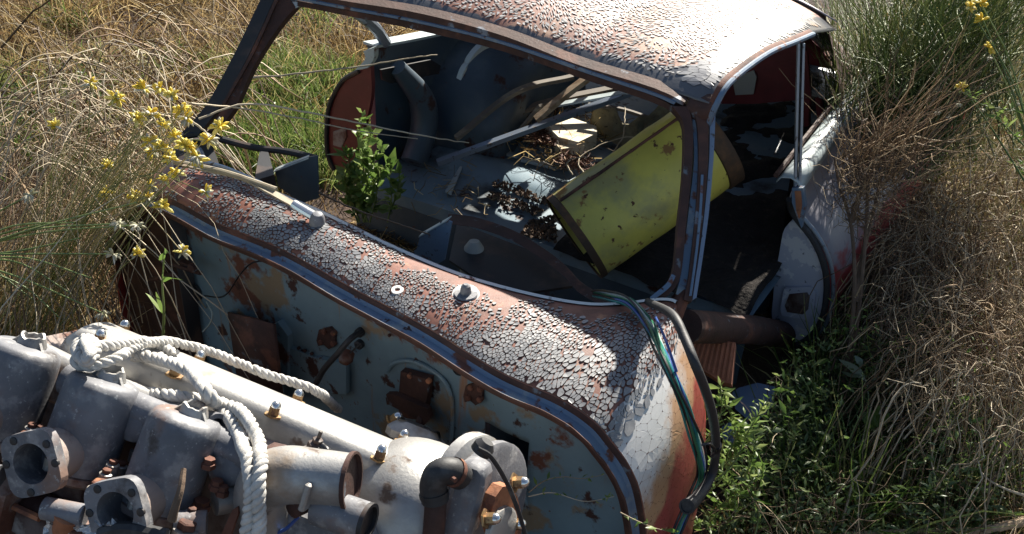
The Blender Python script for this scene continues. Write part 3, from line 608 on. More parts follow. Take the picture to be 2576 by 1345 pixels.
# left rear quarter: red shut face, pale waist cap, inner side with wheel arch
LYJ = .60
ri = [PY(a, b, LYJ) for a, b in ((932, 168), (935, 230), (925, 290), (905, 350), (890, 400), (872, 424))]
ro = [PY(a, b, LYJ) for a, b in ((905, 178), (862, 205), (832, 262), (824, 320), (826, 385), (842, 428))]
rs = MB().slab(spline(ri, 20), spline(ro, 20), (0, .015, 0)).build('shut_face', 'red_paint', car, angle=30)
MB().tube(spline([p+np.array([0, -.004, 0]) for p in ro], 30), .007, 8).build('door_seal', 'dark_metal', car)
MB().prism([PY(a, b, LYJ-.004) for a, b in ((838, 332), (868, 322), (872, 345), (858, 372), (838, 366))], (0, .006, 0)).build('latch_plate', 'alloy_rusty', rs, angle=30)
qa = [PX(938, 118, -.62), PX(1010, 106, -.61), PX(1080, 92, -.60), PX(1145, 78, -.59), PX(1300, 48, -.58)]
qb = [p-np.array([0, 0, .55]) for p in qa]
MB().slab(spline(qa, 20), spline(qb, 20), (-.02, 0, 0)).build('inner_quarter', 'blue_panel_shade', car, angle=30)
MB().slab(spline([p+np.array([.012, 0, .006]) for p in qa], 20), spline([p+np.array([-.035, 0, .008]) for p in qa], 20), (0, 0, -.008)).build('waist_cap', 'pale_panel', car, angle=30)
MB().slab(spline([PY(a, b, LYJ-.01) for a, b in ((914, 130), (918, 150), (892, 178))], 10), spline([PY(a, b, LYJ-.01) for a, b in ((940, 120), (940, 148), (925, 172))], 10), (0, .02, 0)).build('quarter_corner', 'pale_panel', car, angle=30)
MB().prism([PX(a, b, -.575) for a, b in ((955, 175), (1080, 150), (1105, 165), (1100, 185), (980, 210), (958, 200))], (.006, 0, 0)).build('quarter_recess', 'dark_metal', car, angle=30)
# wheel arch drum
ac = np.array([0, 1.22, .28]); ag = []
for k in range(25):
    t = math.pi*(1.02-k/24*1.02); ag.append([(x, ac[1]+.36*math.cos(t)*(1-.06*j), ac[2]+.33*math.sin(t)*(1-.06*j)) for j, x in enumerate((-.62, -.46, -.40, -.36, -.34))]+[(-.335, ac[1]+.26*math.cos(t), ac[2]+.22*math.sin(t)), (-.335, ac[1], ac[2])])
MB().grid(ag).build('wheel_arch', 'blue_panel_shade', car, angle=50)
rim = [PX(1148, 197, -.44), PX(1158, 170, -.44), PX(1180, 142, -.44), (PX(1208, 120, -.44)), PX(1232, 111, -.44)]
MB().slab(spline(rim, 16), spline([p+np.array([.0, .03, .022]) for p in rim], 16), (.016, .0, -.004)).build('arch_rim', 'pale_panel', car, angle=30)
bul = spline([PX(1000, 170, -.56), PX(1060, 250, -.54), PX(1065, 330, -.53), PX(1040, 410, -.52)], 18)
MB().tube(bul, np.interp(np.linspace(0, 1, 18), [0, .5, 1], [.025, .042, .04]), 14).build('arch_stiffener', 'blue_panel_shade', car)

# floors and seat pan
fl = [[(x, y, .075+.006*math.sin(x*40)) for y in np.linspace(-.02, .6, 8)] for x in np.linspace(-.64, .64, 30)]
MB().grid(fl).build('floor_pan', 'rust_dark', car)
sp = []
for x in np.linspace(-.62, .62, 60):
    row = []
    for y in np.r_[.575, np.linspace(.58, 2.25, 60)]:
        z = .275+.004*nz((x*5, y*5, 0)); z += .022*(1/(1+math.exp(-(y-.80)*160))-1/(1+math.exp(-(y-.92)*160)))*(abs(x+.1) < .45)
        z += .03/(1+math.exp(-(y-1.02)*120)); row.append((x, y, z if y > .5755 else .235))
    sp.append(row)
MB().grid(sp).build('seat_pan', 'blue_panel_lit', car, angle=40)
MB().grid([[(x, .574, .24), (x, .56, .16), (x, .555, .07)] for x in np.linspace(-.62, .62, 20)]).build('heel_board', 'blue_panel_shade', car)
for k, (a, b) in enumerate((((1190, 372), (1300, 400)), ((1310, 408), (1400, 430)))):
    s0, s1 = PZ(*a, .283), PZ(*b, .283); MB().slab([s0, s1], [s0+np.array([.004, .018, 0]), s1+np.array([.004, .018, 0])], (0, 0, .010)).build('pan_rib', 'pale_panel', car, angle=30)  # pale colour paints sunlight onto ribs of the same blue paint
MB().prism([PZ(a, b, .285) for a, b in ((1120, 485), (1135, 492), (1165, 420), (1160, 418))], (0, 0, .006)).build('pan_bracket', 'pale_panel', car, angle=30)
# lumpy near-black sheet added to paint shade over the passenger floor
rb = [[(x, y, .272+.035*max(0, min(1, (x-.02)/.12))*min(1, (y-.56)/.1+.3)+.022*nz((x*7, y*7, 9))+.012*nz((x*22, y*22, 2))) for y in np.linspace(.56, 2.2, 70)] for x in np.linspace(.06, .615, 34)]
MB().grid(rb).build('floor_shade_mat', 'shade_black', car, angle=60)
# dashboard remnants
MB().tube(spline([PZ(452, 345, .62), PZ(510, 338, .62), PZ(560, 352, .61), PZ(640, 372, .60), PZ(720, 382, .6), PZ(792, 398, .6)], 30), .009, 8).build('dash_rail', 'dark_metal', car)
MB().prism([PZ(a, b, .60) for a, b in ((452, 345), (480, 330), (520, 335), (545, 395), (560, 440), (590, 462), (540, 440), (490, 390))], (0, .0, -.05)).build('scuttle_gusset', 'dark_metal', car, angle=30)
MB().prism([PZ(a, b, .60) for a, b in ((655, 372), (672, 372), (690, 440), (640, 455), (648, 410))], (0, .004, -.04)).build('scuttle_gusset', 'dark_metal', car, angle=30)
dy_ = PZ(750, 450, .58)[1]
MB().prism([PY(a, b, dy_) for a, b in ((692, 428), (776, 396), (798, 392), (800, 500), (760, 512), (700, 470))], (0, .004, 0)).build('dash_bracket', 'blue_panel_shade', car, angle=30)
MB().slab([PY(688, 432, dy_-.004), PY(776, 398, dy_-.004)], [PY(694, 422, dy_+.02), PY(778, 390, dy_+.02)], (0, 0, -.003)).build('bracket_flange', 'pale_panel', car, angle=30)
dy_ = PZ(1090, 600, .58)[1]
MB().prism([PY(a, b, dy_) for a, b in ((1030, 640), (1048, 628), (1056, 598), (1128, 556), (1136, 560), (1118, 655), (1090, 672))], (0, .004, 0)).build('dash_bracket', 'blue_paint', car, angle=30)
fl_ = MB().slab([PY(1053, 596, dy_-.004), PY(1124, 554, dy_-.004)], [PY(1064, 584, dy_+.02), PY(1136, 543, dy_+.02)], (0, 0, -.003)).build('bracket_flange', 'pale_panel', car, angle=30)
for a, b in ((1072, 586), (1112, 562)): MB().lathe(PY(a, b, dy_+.006), (0, 0, 1), [(.0045, -.001), (.0045, .0018), (.002, .002)], 10).build('bolt_hole', 'dark_metal', fl_)
ra = [(1128, 538), (1200, 548), (1290, 580), (1370, 628), (1420, 668), (1462, 712), (1520, 742), (1575, 752)]
strip('dash_rail', 'rust_dark', ra, [(a-4, b+26) for a, b in ra], lambda u, v: PZ(u, v, .58-.03*(v > 0)), (0, .006, -.004))
MB().prism([PZ(a, b, .5) for a, b in ((1150, 560), (1360, 640), (1440, 720), (1300, 740), (1230, 720), (1130, 655))], (0, .0, -.006)).build('dash_shelf', 'dark_metal', car, angle=30)
# red inner tail panel with a pale plate, seen under the roof
rq = PX(1900, 200, .35)[1]
MB().prism([PY(a, b, 1.5) for a, b in ((1780, 150), (1990, 110), (2030, 130), (2040, 250), (1900, 262), (1790, 262))], (0, .01, 0)).build('tail_inner_panel', 'red_paint', car, angle=30)
MB().prism([PY(a, b, 1.49) for a, b in ((1842, 200), (1895, 178), (1903, 195), (1895, 238), (1850, 240))], (0, .006, 0)).build('tail_plate', 'plastic_white', car, angle=30)
MB().slab([PY(2022, 250, 1.3), PY(2022, 320, 1.3)], [PY(2036, 248, 1.3), PY(2034, 318, 1.3)], (0, .02, 0)).build('lamp_housing', 'red_paint', car, angle=30)
MB().slab([PY(2050, 250, 1.3), PY(2056, 300, 1.3)], [PY(2062, 256, 1.3), PY(2072, 300, 1.3)], (0, .02, 0)).build('lamp_housing', 'red_paint', car, angle=30)

# ------------------------------------------------------------------ curled paint flakes on cowl and roof
def voronoi_cells(P, reach, nmax=16):
    kd = kdtree.KDTree(len(P))
    for i, p in enumerate(P): kd.insert((p[0], p[1], 0), i)
    kd.balance(); cells = []
    for i, p in enumerate(P):
        r = reach; poly = [(-r, -r), (r, -r), (r, r), (-r, r)]
        for cc, j, d in kd.find_n((p[0], p[1], 0), nmax):
            if j == i or d < 1e-9: continue
            nx, ny = (cc[0]-p[0])/d, (cc[1]-p[1])/d; lim = d/2; new = []
            for k in range(len(poly)):
                a, b = poly[k-1], poly[k]; da, db = a[0]*nx+a[1]*ny-lim, b[0]*nx+b[1]*ny-lim
                if (da <= 0) != (db <= 0): t = da/(da-db); new.append((a[0]+(b[0]-a[0])*t, a[1]+(b[1]-a[1])*t))
                if db <= 0: new.append(b)
            poly = new
            if len(poly) < 3: break
        cells.append(poly if len(poly) >= 3 else None)
    return cells
def jitter_pts(a0, a1, b0, b1, h, jit=.45):
    out = []; r = 0; b = b0
    while b < b1:
        a = a0+(h/2 if r % 2 else 0)
        while a < a1:
            out.append((a+random.uniform(-jit, jit)*h, b+random.uniform(-jit, jit)*h)); a += h*random.uniform(.75, 1.3)
        b += h*.87; r += 1
    return out
def flakes(P, cells, keep, surf, warp, lift, matname, parent, n_single, thick=.0011, edge='flake_edge'):
    items = []
    for p, c in zip(P, cells):
        if not c: continue
        kf = keep(p)
        if kf is None: continue
        k, rnd_ = kf
        # split now and then, then round the corners
        poly = [(x*k, y*k) for x, y in c]
        for _ in range(3 if rnd_ > .95 else 2 if rnd_ > .5 else 1):
            q = []
            for i in range(len(poly)):
                a, b = poly[i], poly[(i+1) % len(poly)]
                if math.hypot(a[0]-b[0], a[1]-b[1]) < .0006: q.append(a); continue
                w_ = .25 if rnd_ > .5 else .12
                q += [(a[0]*(1-w_)+b[0]*w_, a[1]*(1-w_)+b[1]*w_), (a[0]*w_+b[0]*(1-w_), a[1]*w_+b[1]*(1-w_))]
            poly = q[:22]
        if len(poly) < 3: continue
        c3, nrm = surf(*warp(*p))
        if c3 is None: continue
        lf_ = lift*(.12 if rnd_ < .3 else 1); tx, ty = random.gauss(0, lf_), random.gauss(0, lf_); curl = abs(random.gauss(0, lf_*.5)); base = random.uniform(.0004, .0012) if rnd_ > .3 else .0003; scl = max(math.hypot(*q) for q in poly)
        top = []; bot = []
        for (dx, dy) in poly:
            s3, n3 = surf(*warp(p[0]+dx, p[1]+dy), nrm)
            if s3 is None: break
            hgt = base + thick + max(0, (dx*tx+dy*ty)) + curl*(dx*dx+dy*dy)/(scl+1e-6)
            top.append(s3+n3*hgt); bot.append(s3+n3*(hgt-thick)-(s3-c3)*.04)
        if len(top) < len(poly): continue
        n = len(top); V = top+bot+[c3+nrm*(base+thick)]
        Fs = [(i, (i+1) % n, 2*n) for i in range(n)]+[(i, n+i, n+(i+1) % n, (i+1) % n) for i in range(n)]
        # screen size
        vw = CAM-c3; dist = np.linalg.norm(vw); area = .5*abs(sum(poly[i][0]*poly[(i+1) % n][1]-poly[(i+1) % n][0]*poly[i][1] for i in range(n)))
        uu, vv_ = pix(c3); vis = 0 <= uu <= 2576 and 0 <= vv_ <= 1345
        items.append((area*max(0, (vw/dist)@nrm)/dist**2 if vis else 0, V, Fs, n))
    items.sort(key=lambda t: -t[0])
    rest = MB()
    for idx, (sz, V, Fs, n) in enumerate(items):
        if idx < n_single:
            m = MB(); m.add(V, Fs[:n], 0); m.add([], [], 1); m.f += Fs[n:]; m.m += [1]*n
            m.build('paint_flake', [matname, edge], parent, smooth=False, fix=False)
        else:
            b = len(rest.v); rest.v += [tuple(map(float, p)) for p in V]; rest.f += [tuple(b+i for i in f) for f in Fs]; rest.m += [0]*n+[1]*n
    o = rest.build('paint_flakes', [matname, edge], parent, smooth=False, fix=False); o['kind'] = 'stuff'
    return len(items)
# cowl mapping
midl = CG[:, 8]; Sarc = np.r_[0, np.cumsum(np.linalg.norm(np.diff(midl, axis=0), axis=1))]; Wd = np.linalg.norm(CG[:, 16]-CG[:, 0], axis=1)
DU = np.gradient(CG, axis=0); DV = np.gradient(CG, axis=1); CNn = np.cross(DU, DV); CNn /= np.linalg.norm(CNn, axis=2)[:, :, None]
if CNn[NT//2, 8, 2] < 0: CNn = -CNn
def cowl_surf(a, b, nn=None):
    fi = np.interp(a, Sarc, np.arange(NT)); i = min(int(fi), NT-2); t = fi-i; wd = Wd[i]*(1-t)+Wd[i+1]*t
    s = b/.19
    if s < -.3 or s > 1.3: return None, None
    s = min(max(s, .006), .972)
    fj = s*16; j = min(int(fj), 15); q = fj-j
    f = lambda A: (A[i, j]*(1-t)+A[i+1, j]*t)*(1-q)+(A[i, j+1]*(1-t)+A[i+1, j+1]*t)*q
    return f(CG), (f(CNn) if nn is None else nn)
def cowl_keep(p):
    c, n_ = cowl_surf(*p)
    if c is None: return None
    x, s = c[0], p[1]/.19; q = noise.noise(Vector((p[0]*9, p[1]*9, 2.2))); q2 = noise.noise(Vector((p[0]*22, p[1]*22, 7.2)))
    if np.linalg.norm(c-wj) < .028 or np.linalg.norm(c-h2) < .014: return None
    if x > .42: bare = (s-.48)*2.6
    elif x > .10: bare = (s-.22)*1.15+.12
    elif x > -.27: bare = (s-.55)*1.8+.02
    else: bare = 1.1-1.0*abs(s-.35)
    d = bare+q*1.1+q2*.6
    if d > 1.0: return None
    thr = -.12 if x > .10 else .12
    if d > thr:
        if random.random() < .10+.45*max(0, d-.35): return None
        return (random.uniform(.46, .80), .9)
    if random.random() < .06: return None
    return (random.uniform(.78, .91), .6)
ia = np.interp(.625, FS[::-1, 0][NT//3:], np.arange(NT)[::-1][NT//3:]) if False else next(i for i in range(NT) if CG[i, 8, 2] > .583)
S1 = Sarc[ia]; ib = next(i for i in range(NT) if CG[i, 8, 0] < .08); S2 = Sarc[ib]
Pc_ = jitter_pts(S1, S2, 0, .19, .0064, .8)+jitter_pts(S2, Sarc[-1], 0, .19, .0082, .85)
Pc = [p for p in Pc_ if random.random() > .62*max(0.0, min(1.0, (noise.noise(Vector((p[0]*14, p[1]*14, 11)))+.02)*4))]
flakes(Pc, voronoi_cells(Pc, .014, 18), cowl_keep, cowl_surf, lambda a, b: (a, b), .055, 'flake_top', car, 150, .0014)
# intact but crazed paint over the right shoulder
def sh_warp(p, q): return p+.012*math.sin(q*45), q*1.0+.004*math.sin(p*60)
def sh_keep(p):
    c, n_ = cowl_surf(*sh_warp(*p))
    if c is None or c[2] < .10: return None
    return (random.uniform(.984, .996), .2)
Ps = [(a*2.3, b) for a, b in jitter_pts(.02/2.3, (S1+.004)/2.3, 0, .19, .0105, .8)]
flakes(Ps, voronoi_cells(Ps, .04), sh_keep, cowl_surf, sh_warp, .02, 'shoulder_paint', car, 0, .0003, 'rust_orange')
def roof_surf(x, y, nn=None):
    if not (-.5 < x < .54 and .30 < y < 1.1): return None, None
    e = .004; p = roof_P(x, y)
    if nn is not None: return p, nn
    n_ = unit(np.cross(roof_P(x+e, y)-p, roof_P(x, y+e)-p)); return p, n_
def roof_warp(p, q):
    x = 1.45*p+.03*math.sin(q*34+.6)-.30*q; y = q+.018*math.sin(x*19+1)+.010*math.sin(x*43); return x, y
def roof_edge(x, y): return x > .45+.025*noise.noise(Vector((x*9, y*9, 1.5)))
def roof_keep(p):
    x, y = roof_warp(*p)
    if not (-.5 < x < .545 and hy_at(x)+.035 < y < 1.05) or roof_edge(x, y): return None
    q = noise.noise(Vector((x*7, y*7, 5.5)))+.5*noise.noise(Vector((x*19, y*19, 2.5)))
    bare = .45*np.interp(x, [-.4, 0, .3, .42], [1.1, .85, .45, -.1])+q*.7
    if bare > .72 and random.random() < .7: return None
    if random.random() < .08: return None
    return (random.uniform(.58, .86), .96)
Pr = jitter_pts(-.5, .75, .28, 1.1, .0095, .85)
flakes(Pr, voronoi_cells(Pr, .013), roof_keep, roof_surf, roof_warp, .022, 'flake_roof', car, 140, .0010, 'flake_edge_roof')
# long crazed strips of paint along the roof edge
def edge_warp(p, q): return 2.4*p-.25*q, q+.02*math.sin(p*60)
def edge_keep(p):
    x, y = edge_warp(*p)
    if not (.40 < x < .545 and .31 < y < 1.05) or not roof_edge(x, y): return None
    return (random.uniform(.93, .975), .2)
Pe = jitter_pts(.18, .36, .28, 1.1, .0105)
flakes(Pe, voronoi_cells(Pe, .013), edge_keep, roof_surf, edge_warp, .02, 'flake_edge_paint', car, 0, .0009)

# ------------------------------------------------------------------ engine on its side in front of the bulkhead
eng = thing('engine', 'greyish alloy straight-six engine with three carburettors in front of the bulkhead', 'engine', (.15, -.62, .05))
eX, eN, eU = EB
def ebox(name, mt, c, sx, sy, sz, bev=.006, parent=eng): return MB().box(EW(c), sx, sy, sz, EB, bev=bev).build(name, mt, parent, angle=40)
def elathe(name, mt, c, ax, prof, n=24, parent=eng, cap=True): return MB().lathe(EW(c), EB.T@unit(ax), prof, n, cap=cap).build(name, mt, parent, angle=40)
def etube(name, mt, pts, r, n=12, parent=eng, k=24, cap=True):
    P = spline([EW(p) for p in pts], k) if len(pts) > 2 else np.array([EW(p) for p in pts])
    rr = r if np.isscalar(r) else np.interp(np.linspace(0, 1, len(P)), np.linspace(0, 1, len(r)), r)
    return MB().tube(P, rr, n, cap=cap).build(name, mt, parent, angle=50)
# block and head
ebox('engine_block', 'block_metal', (.26, -.02, -.26), .86, .17, .44, .02)
ebox('cylinder_head', 'alloy_rusty', (.27, .0, -.03), .80, .15, .09, .01)
# near cam cover: lofted profile
prof = [(-.088, -.005), (-.088, .022), (-.078, .034), (-.058, .038), (-.05, .050), (-.035, .058), (0, .062), (.034, .059), (.047, .051), (.054, .036), (.056, .010), (.057, -.02)]
xs_ = np.r_[-.085, -.08, -.07, np.linspace(-.05, .56, 26)]
cg = []
for x in xs_:
    k = 1-.9*max(0, (-.05-x)/.035)**2 if x < -.05 else 1
    cg.append([EW((x, y*(.75+.25*k), -.01+(z+.01)*max(k, .05))) for y, z in spline(np.array(prof), 34)])
MB().grid(cg).build('cam_cover', 'alloy', eng, angle=40)
ebox('cover_flange', 'alloy', (.27, -.014, -.020), .76, .172, .014, .004)
def acorn(p_world, ax, s=1.0, mt='brass', tip='chrome', parent=eng):
    b = MB().lathe(p_world, ax, [(.0155*s, 0), (.0155*s, .003*s), (.0095*s, .0032*s), (.0095*s, .016*s)], 6 if True else 12).build('acorn_nut', mt, parent, angle=30)
    MB().lathe(p_world+unit(ax)*.016*s, ax, [(.0088*s, 0), (.0082*s, .004*s), (.0055*s, .008*s), (.002*s, .0098*s)], 12).build('nut_dome', tip, b)
    return b
rows = [((308, 828), (248, 853)), ((498, 905), (438, 935)), ((745, 1003), (687, 1035)), ((1010, 1105), (953, 1145))]
for A, B in rows:
    for (u, v), z in ((A, .040), (B, .050)):
        acorn(EP(u, v+12, 2, z), eU)
# domed timing end
dc = EL(1075, 1190, 2, .03)
dg = []
for i, t in enumerate(np.linspace(0, math.pi, 22)):
    row = []
    for j, s in enumerate(np.linspace(0, 1, 16)):
        r = math.sin(t)**.62 if 0 < t < math.pi else 0.0
        a = (s-.0)*math.pi
        row.append(EW((dc[0]+.0-.108*math.cos(t), dc[1]+.012+.122*r*math.cos(a), -.045+.126*(r)*max(math.sin(a), 0)**.7)))
    dg.append(row)
MB().grid(dg).build('timing_dome', 'alloy', eng, angle=60)
ebox('dome_flange', 'alloy_dull', (dc[0], dc[1]+.012, -.056), .236, .262, .014, .005)
ebox('dome_gasket', 'rust', (dc[0], dc[1]+.014, -.067), .23, .256, .006, .002)
ebox('timing_case', 'alloy_rusty', (dc[0], dc[1]+.0, -.20), .22, .24, .25, .012)
acorn(EP(1165, 1128, 2, .02), eU, 1.25); acorn(EP(1033, 1300, 2, -.048), eU, 1.35); acorn(EP(985, 1062, 2, .02), unit(eU+eX*.6), 1.0)
ebox('far_cover', 'alloy', EL(1060, 1092, 2, .035)+np.array([-.01, -.01, -.015]), .11, .05, .05, .018)
ebox('rear_ledge', 'alloy_dull', (.30, -.112, .0), .66, .05, .03, .008)
# end plate and rusty bracket on the right
pc = EL(1278, 1262, 0, .72)
pc = EL(1278, 1262, 1, -.02)
pax = unit((.93, .34, .15))
elathe('end_plate', 'alloy_dull', pc-np.array([.03, .0, .02]), pax, [(.10, -.012), (.105, -.008), (.105, .004), (.098, .009)], 36)
elathe('end_hub', 'alloy', pc-np.array([.06, -.01, .0]), pax, [(.088, -.02), (.088, .0), (.07, .012), (.03, .016)], 30)
def epl(u, v, d=0.0):                       # point on the end-plate plane
    return PP(u, v, EW(pc)+(EB.T@pax)*(.012+d), EB.T@pax)
MB().prism([epl(a, b) for a, b in ((1218, 1340), (1205, 1300), (1220, 1240), (1238, 1215), (1258, 1212), (1275, 1240), (1290, 1300), (1285, 1340))], EB.T@pax*.02).build('sensor_bracket', 'rust_orange', eng, angle=30)
MB().lathe(epl(1255, 1330, .02), EB.T@pax, [(.036, 0), (.036, .008), (.03, .012)], 20).build('bracket_disc', 'alloy', eng)
for (a, b) in ((1228, 1306), (1292, 1320), (1300, 1215)): acorn(epl(a-8, b, .018), EB.T@unit((.9, .1, .45)), 1.0, 'brass')
MB().tube(spline([epl(1200, 1128, .03), epl(1235, 1150, .035), epl(1275, 1215, .04), epl(1305, 1290, .04), epl(1322, 1350, .04)], 26), .0036, 8).build('vacuum_pipe', 'rubber', eng)
MB().lathe(epl(1208, 1138, .01), EB.T@unit((.3, 0, 1)), [(.016, 0), (.016, .012), (.01, .02)], 14).build('pipe_cap', 'dark_metal', eng)
# thermostat slab and black elbow hose
ts = EL(1185, 1195, 1, .085)
sd = [EP(a, b, 1, .085) for a, b in ((1148, 1172), (1172, 1164), (1205, 1176), (1220, 1196), (1214, 1240), (1196, 1300), (1180, 1360), (1096, 1360), (1118, 1290), (1136, 1220))]
MB().prism(sd, -eN*.05).build('thermostat_housing', 'alloy_dull', eng, angle=30).modifiers.new('bev', 'BEVEL').width = .006
hp = [EP(1092, 1345, 1, .11), EP(1095, 1262, 1, .11), EP(1090, 1220, 1, .115), EP(1104, 1190, 1, .12), EP(1135, 1186, 1, .11), EP(1160, 1200, 1, .09)]
P = spline(hp[1:], 26); MB().tube(P, .0205, 14).build('elbow_hose', 'rubber', eng)
MB().tube(spline([EP(1088, 1375, 1, .105), EP(1094, 1300, 1, .11), EP(1096, 1255, 1, .11)], 8), .0165, 12).build('water_pipe', 'rust_dark', eng)
MB().tube([P[19], P[21]], .0225, 14).build('hose_clamp', 'rust', eng); MB().tube([P[2], P[4]], .0222, 14).build('hose_clamp', 'dark_metal', eng)
MB().tube([P[20]+eN*.02, P[20]+eN*.028+eX*.012], .004, 6).build('clamp_screw', 'rust', eng)
# long water rail in front of the cover and its open port
rl, rrr = EL(250, 968, 1, .095), EL(548, 1082, 1, .095)
etube('water_rail', 'alloy', [rl-np.array([.12, 0, -.004]), rl, (rl+rrr)/2, rrr], .024, 16)
elathe('rail_port', 'alloy_dull', rrr+np.array([-.012, .01, .008]), (.75, .55, .3), [(.0, .012), (.012, .012), (.0125, .03), (.02, .031), (.021, .026), (.021, 0)], 18, cap=False)
rl2, rr2 = EL(300, 1010, 1, .13), EL(690, 1175, 1, .13)
etube('inlet_rail', 'alloy_dull', [rl2-np.array([.1, 0, 0]), rl2, (rl2+rr2)/2, rr2], .026, 16)
for u, v in ((585, 1160), (355, 1050)):
    c = EL(u, v, 1, .13); elathe('inlet_runner', 'alloy_dull', c+np.array([0, -.03, -.01]), (.0, 1, .1), [(.034, 0), (.036, .03), (.03, .05), (.018, .056)], 18)
# water elbow on the right
w0, w1 = EL(705, 1192, 1, .16), EL(884, 1212, 1, .15)
pw = spline([EW(w0+np.array([-.004, -.035, -.105])), EW(w0+np.array([-.018, -.012, -.065])), EW(w0+np.array([-.016, .0, -.022])), EW(w0+np.array([.012, .002, .003])), EW((w0+w1)/2+np.array([0, 0, .0])), EW(w1)], 34)
MB().tube(pw, np.interp(np.linspace(0, 1, 34), [0, .2, .45, 1], [.036, .042, .044, .041]), 22, cap=False).build('water_elbow', 'alloy', eng, angle=50)
wa = unit(pw[-1]-pw[-3])
MB().lathe(pw[-1], wa, [(.044, -.004), (.0445, .003), (.0405, .003), (.038, -.06), (.02, -.065), (.001, -.065)], 22).build('elbow_mouth', 'rust_dark', eng, angle=40)
c = EL(745, 1275, 1, .17); elathe('drain_boss', 'rust_dark', c, (-.3, .9, -.2), [(.016, -.02), (.016, .006), (.01, .008)], 12)
ebox('elbow_rib', 'alloy', EL(772, 1250, 1, .195), .01, .02, .045, .003)
v0, v1 = EL(800, 1272, 1, .155), EL(925, 1315, 1, .16)
pv = np.array([EW(v0*(1-t)+v1*t) for t in np.linspace(0, 1, 6)])
MB().tube(pv, .029, 20, cap=False).build('outlet_pipe', 'alloy_dull', eng)
MB().lathe(pv[-1], unit(pv[-1]-pv[0]), [(.0292, -.004), (.0295, .003), (.024, .003), (.0235, -.035), (.001, -.036)], 20).build('outlet_mouth', 'dark_metal', eng, angle=40)
ebox('pump_body', 'alloy_dull', EL(790, 1330, 1, .12)+np.array([0, -.03, -.03]), .20, .10, .14, .02)
for k in range(9):
    bx0 = -.04+.075*k; elathe('flange_screw', 'rust', (bx0, .088, -.004), (0, 0, 1), [(.008, -.01), (.008, .0), (.006, .002), (.006, .005)], 6)
# temperature sensor with lead
sb = EL(792, 1128, 1, .12)
elathe('temperature_sensor', 'dark_metal', sb, (.1, .1, 1), [(.018, -.012), (.018, -.004), (.013, -.003), (.013, .008), (.0075, .01), (.0085, .016), (.003, .018), (.003, .03)], 6)
etube('sensor_lead', 'black_wire', [sb+np.array([.012, .005, .01]), sb+np.array([.026, .012, .006]), sb+np.array([.034, .02, -.02])], .0055, 8)
elathe('flange_bolt', 'rust', EL(698, 1138, 1, .13), (0, .2, 1), [(.018, -.01), (.018, .006), (.008, .008)], 6)
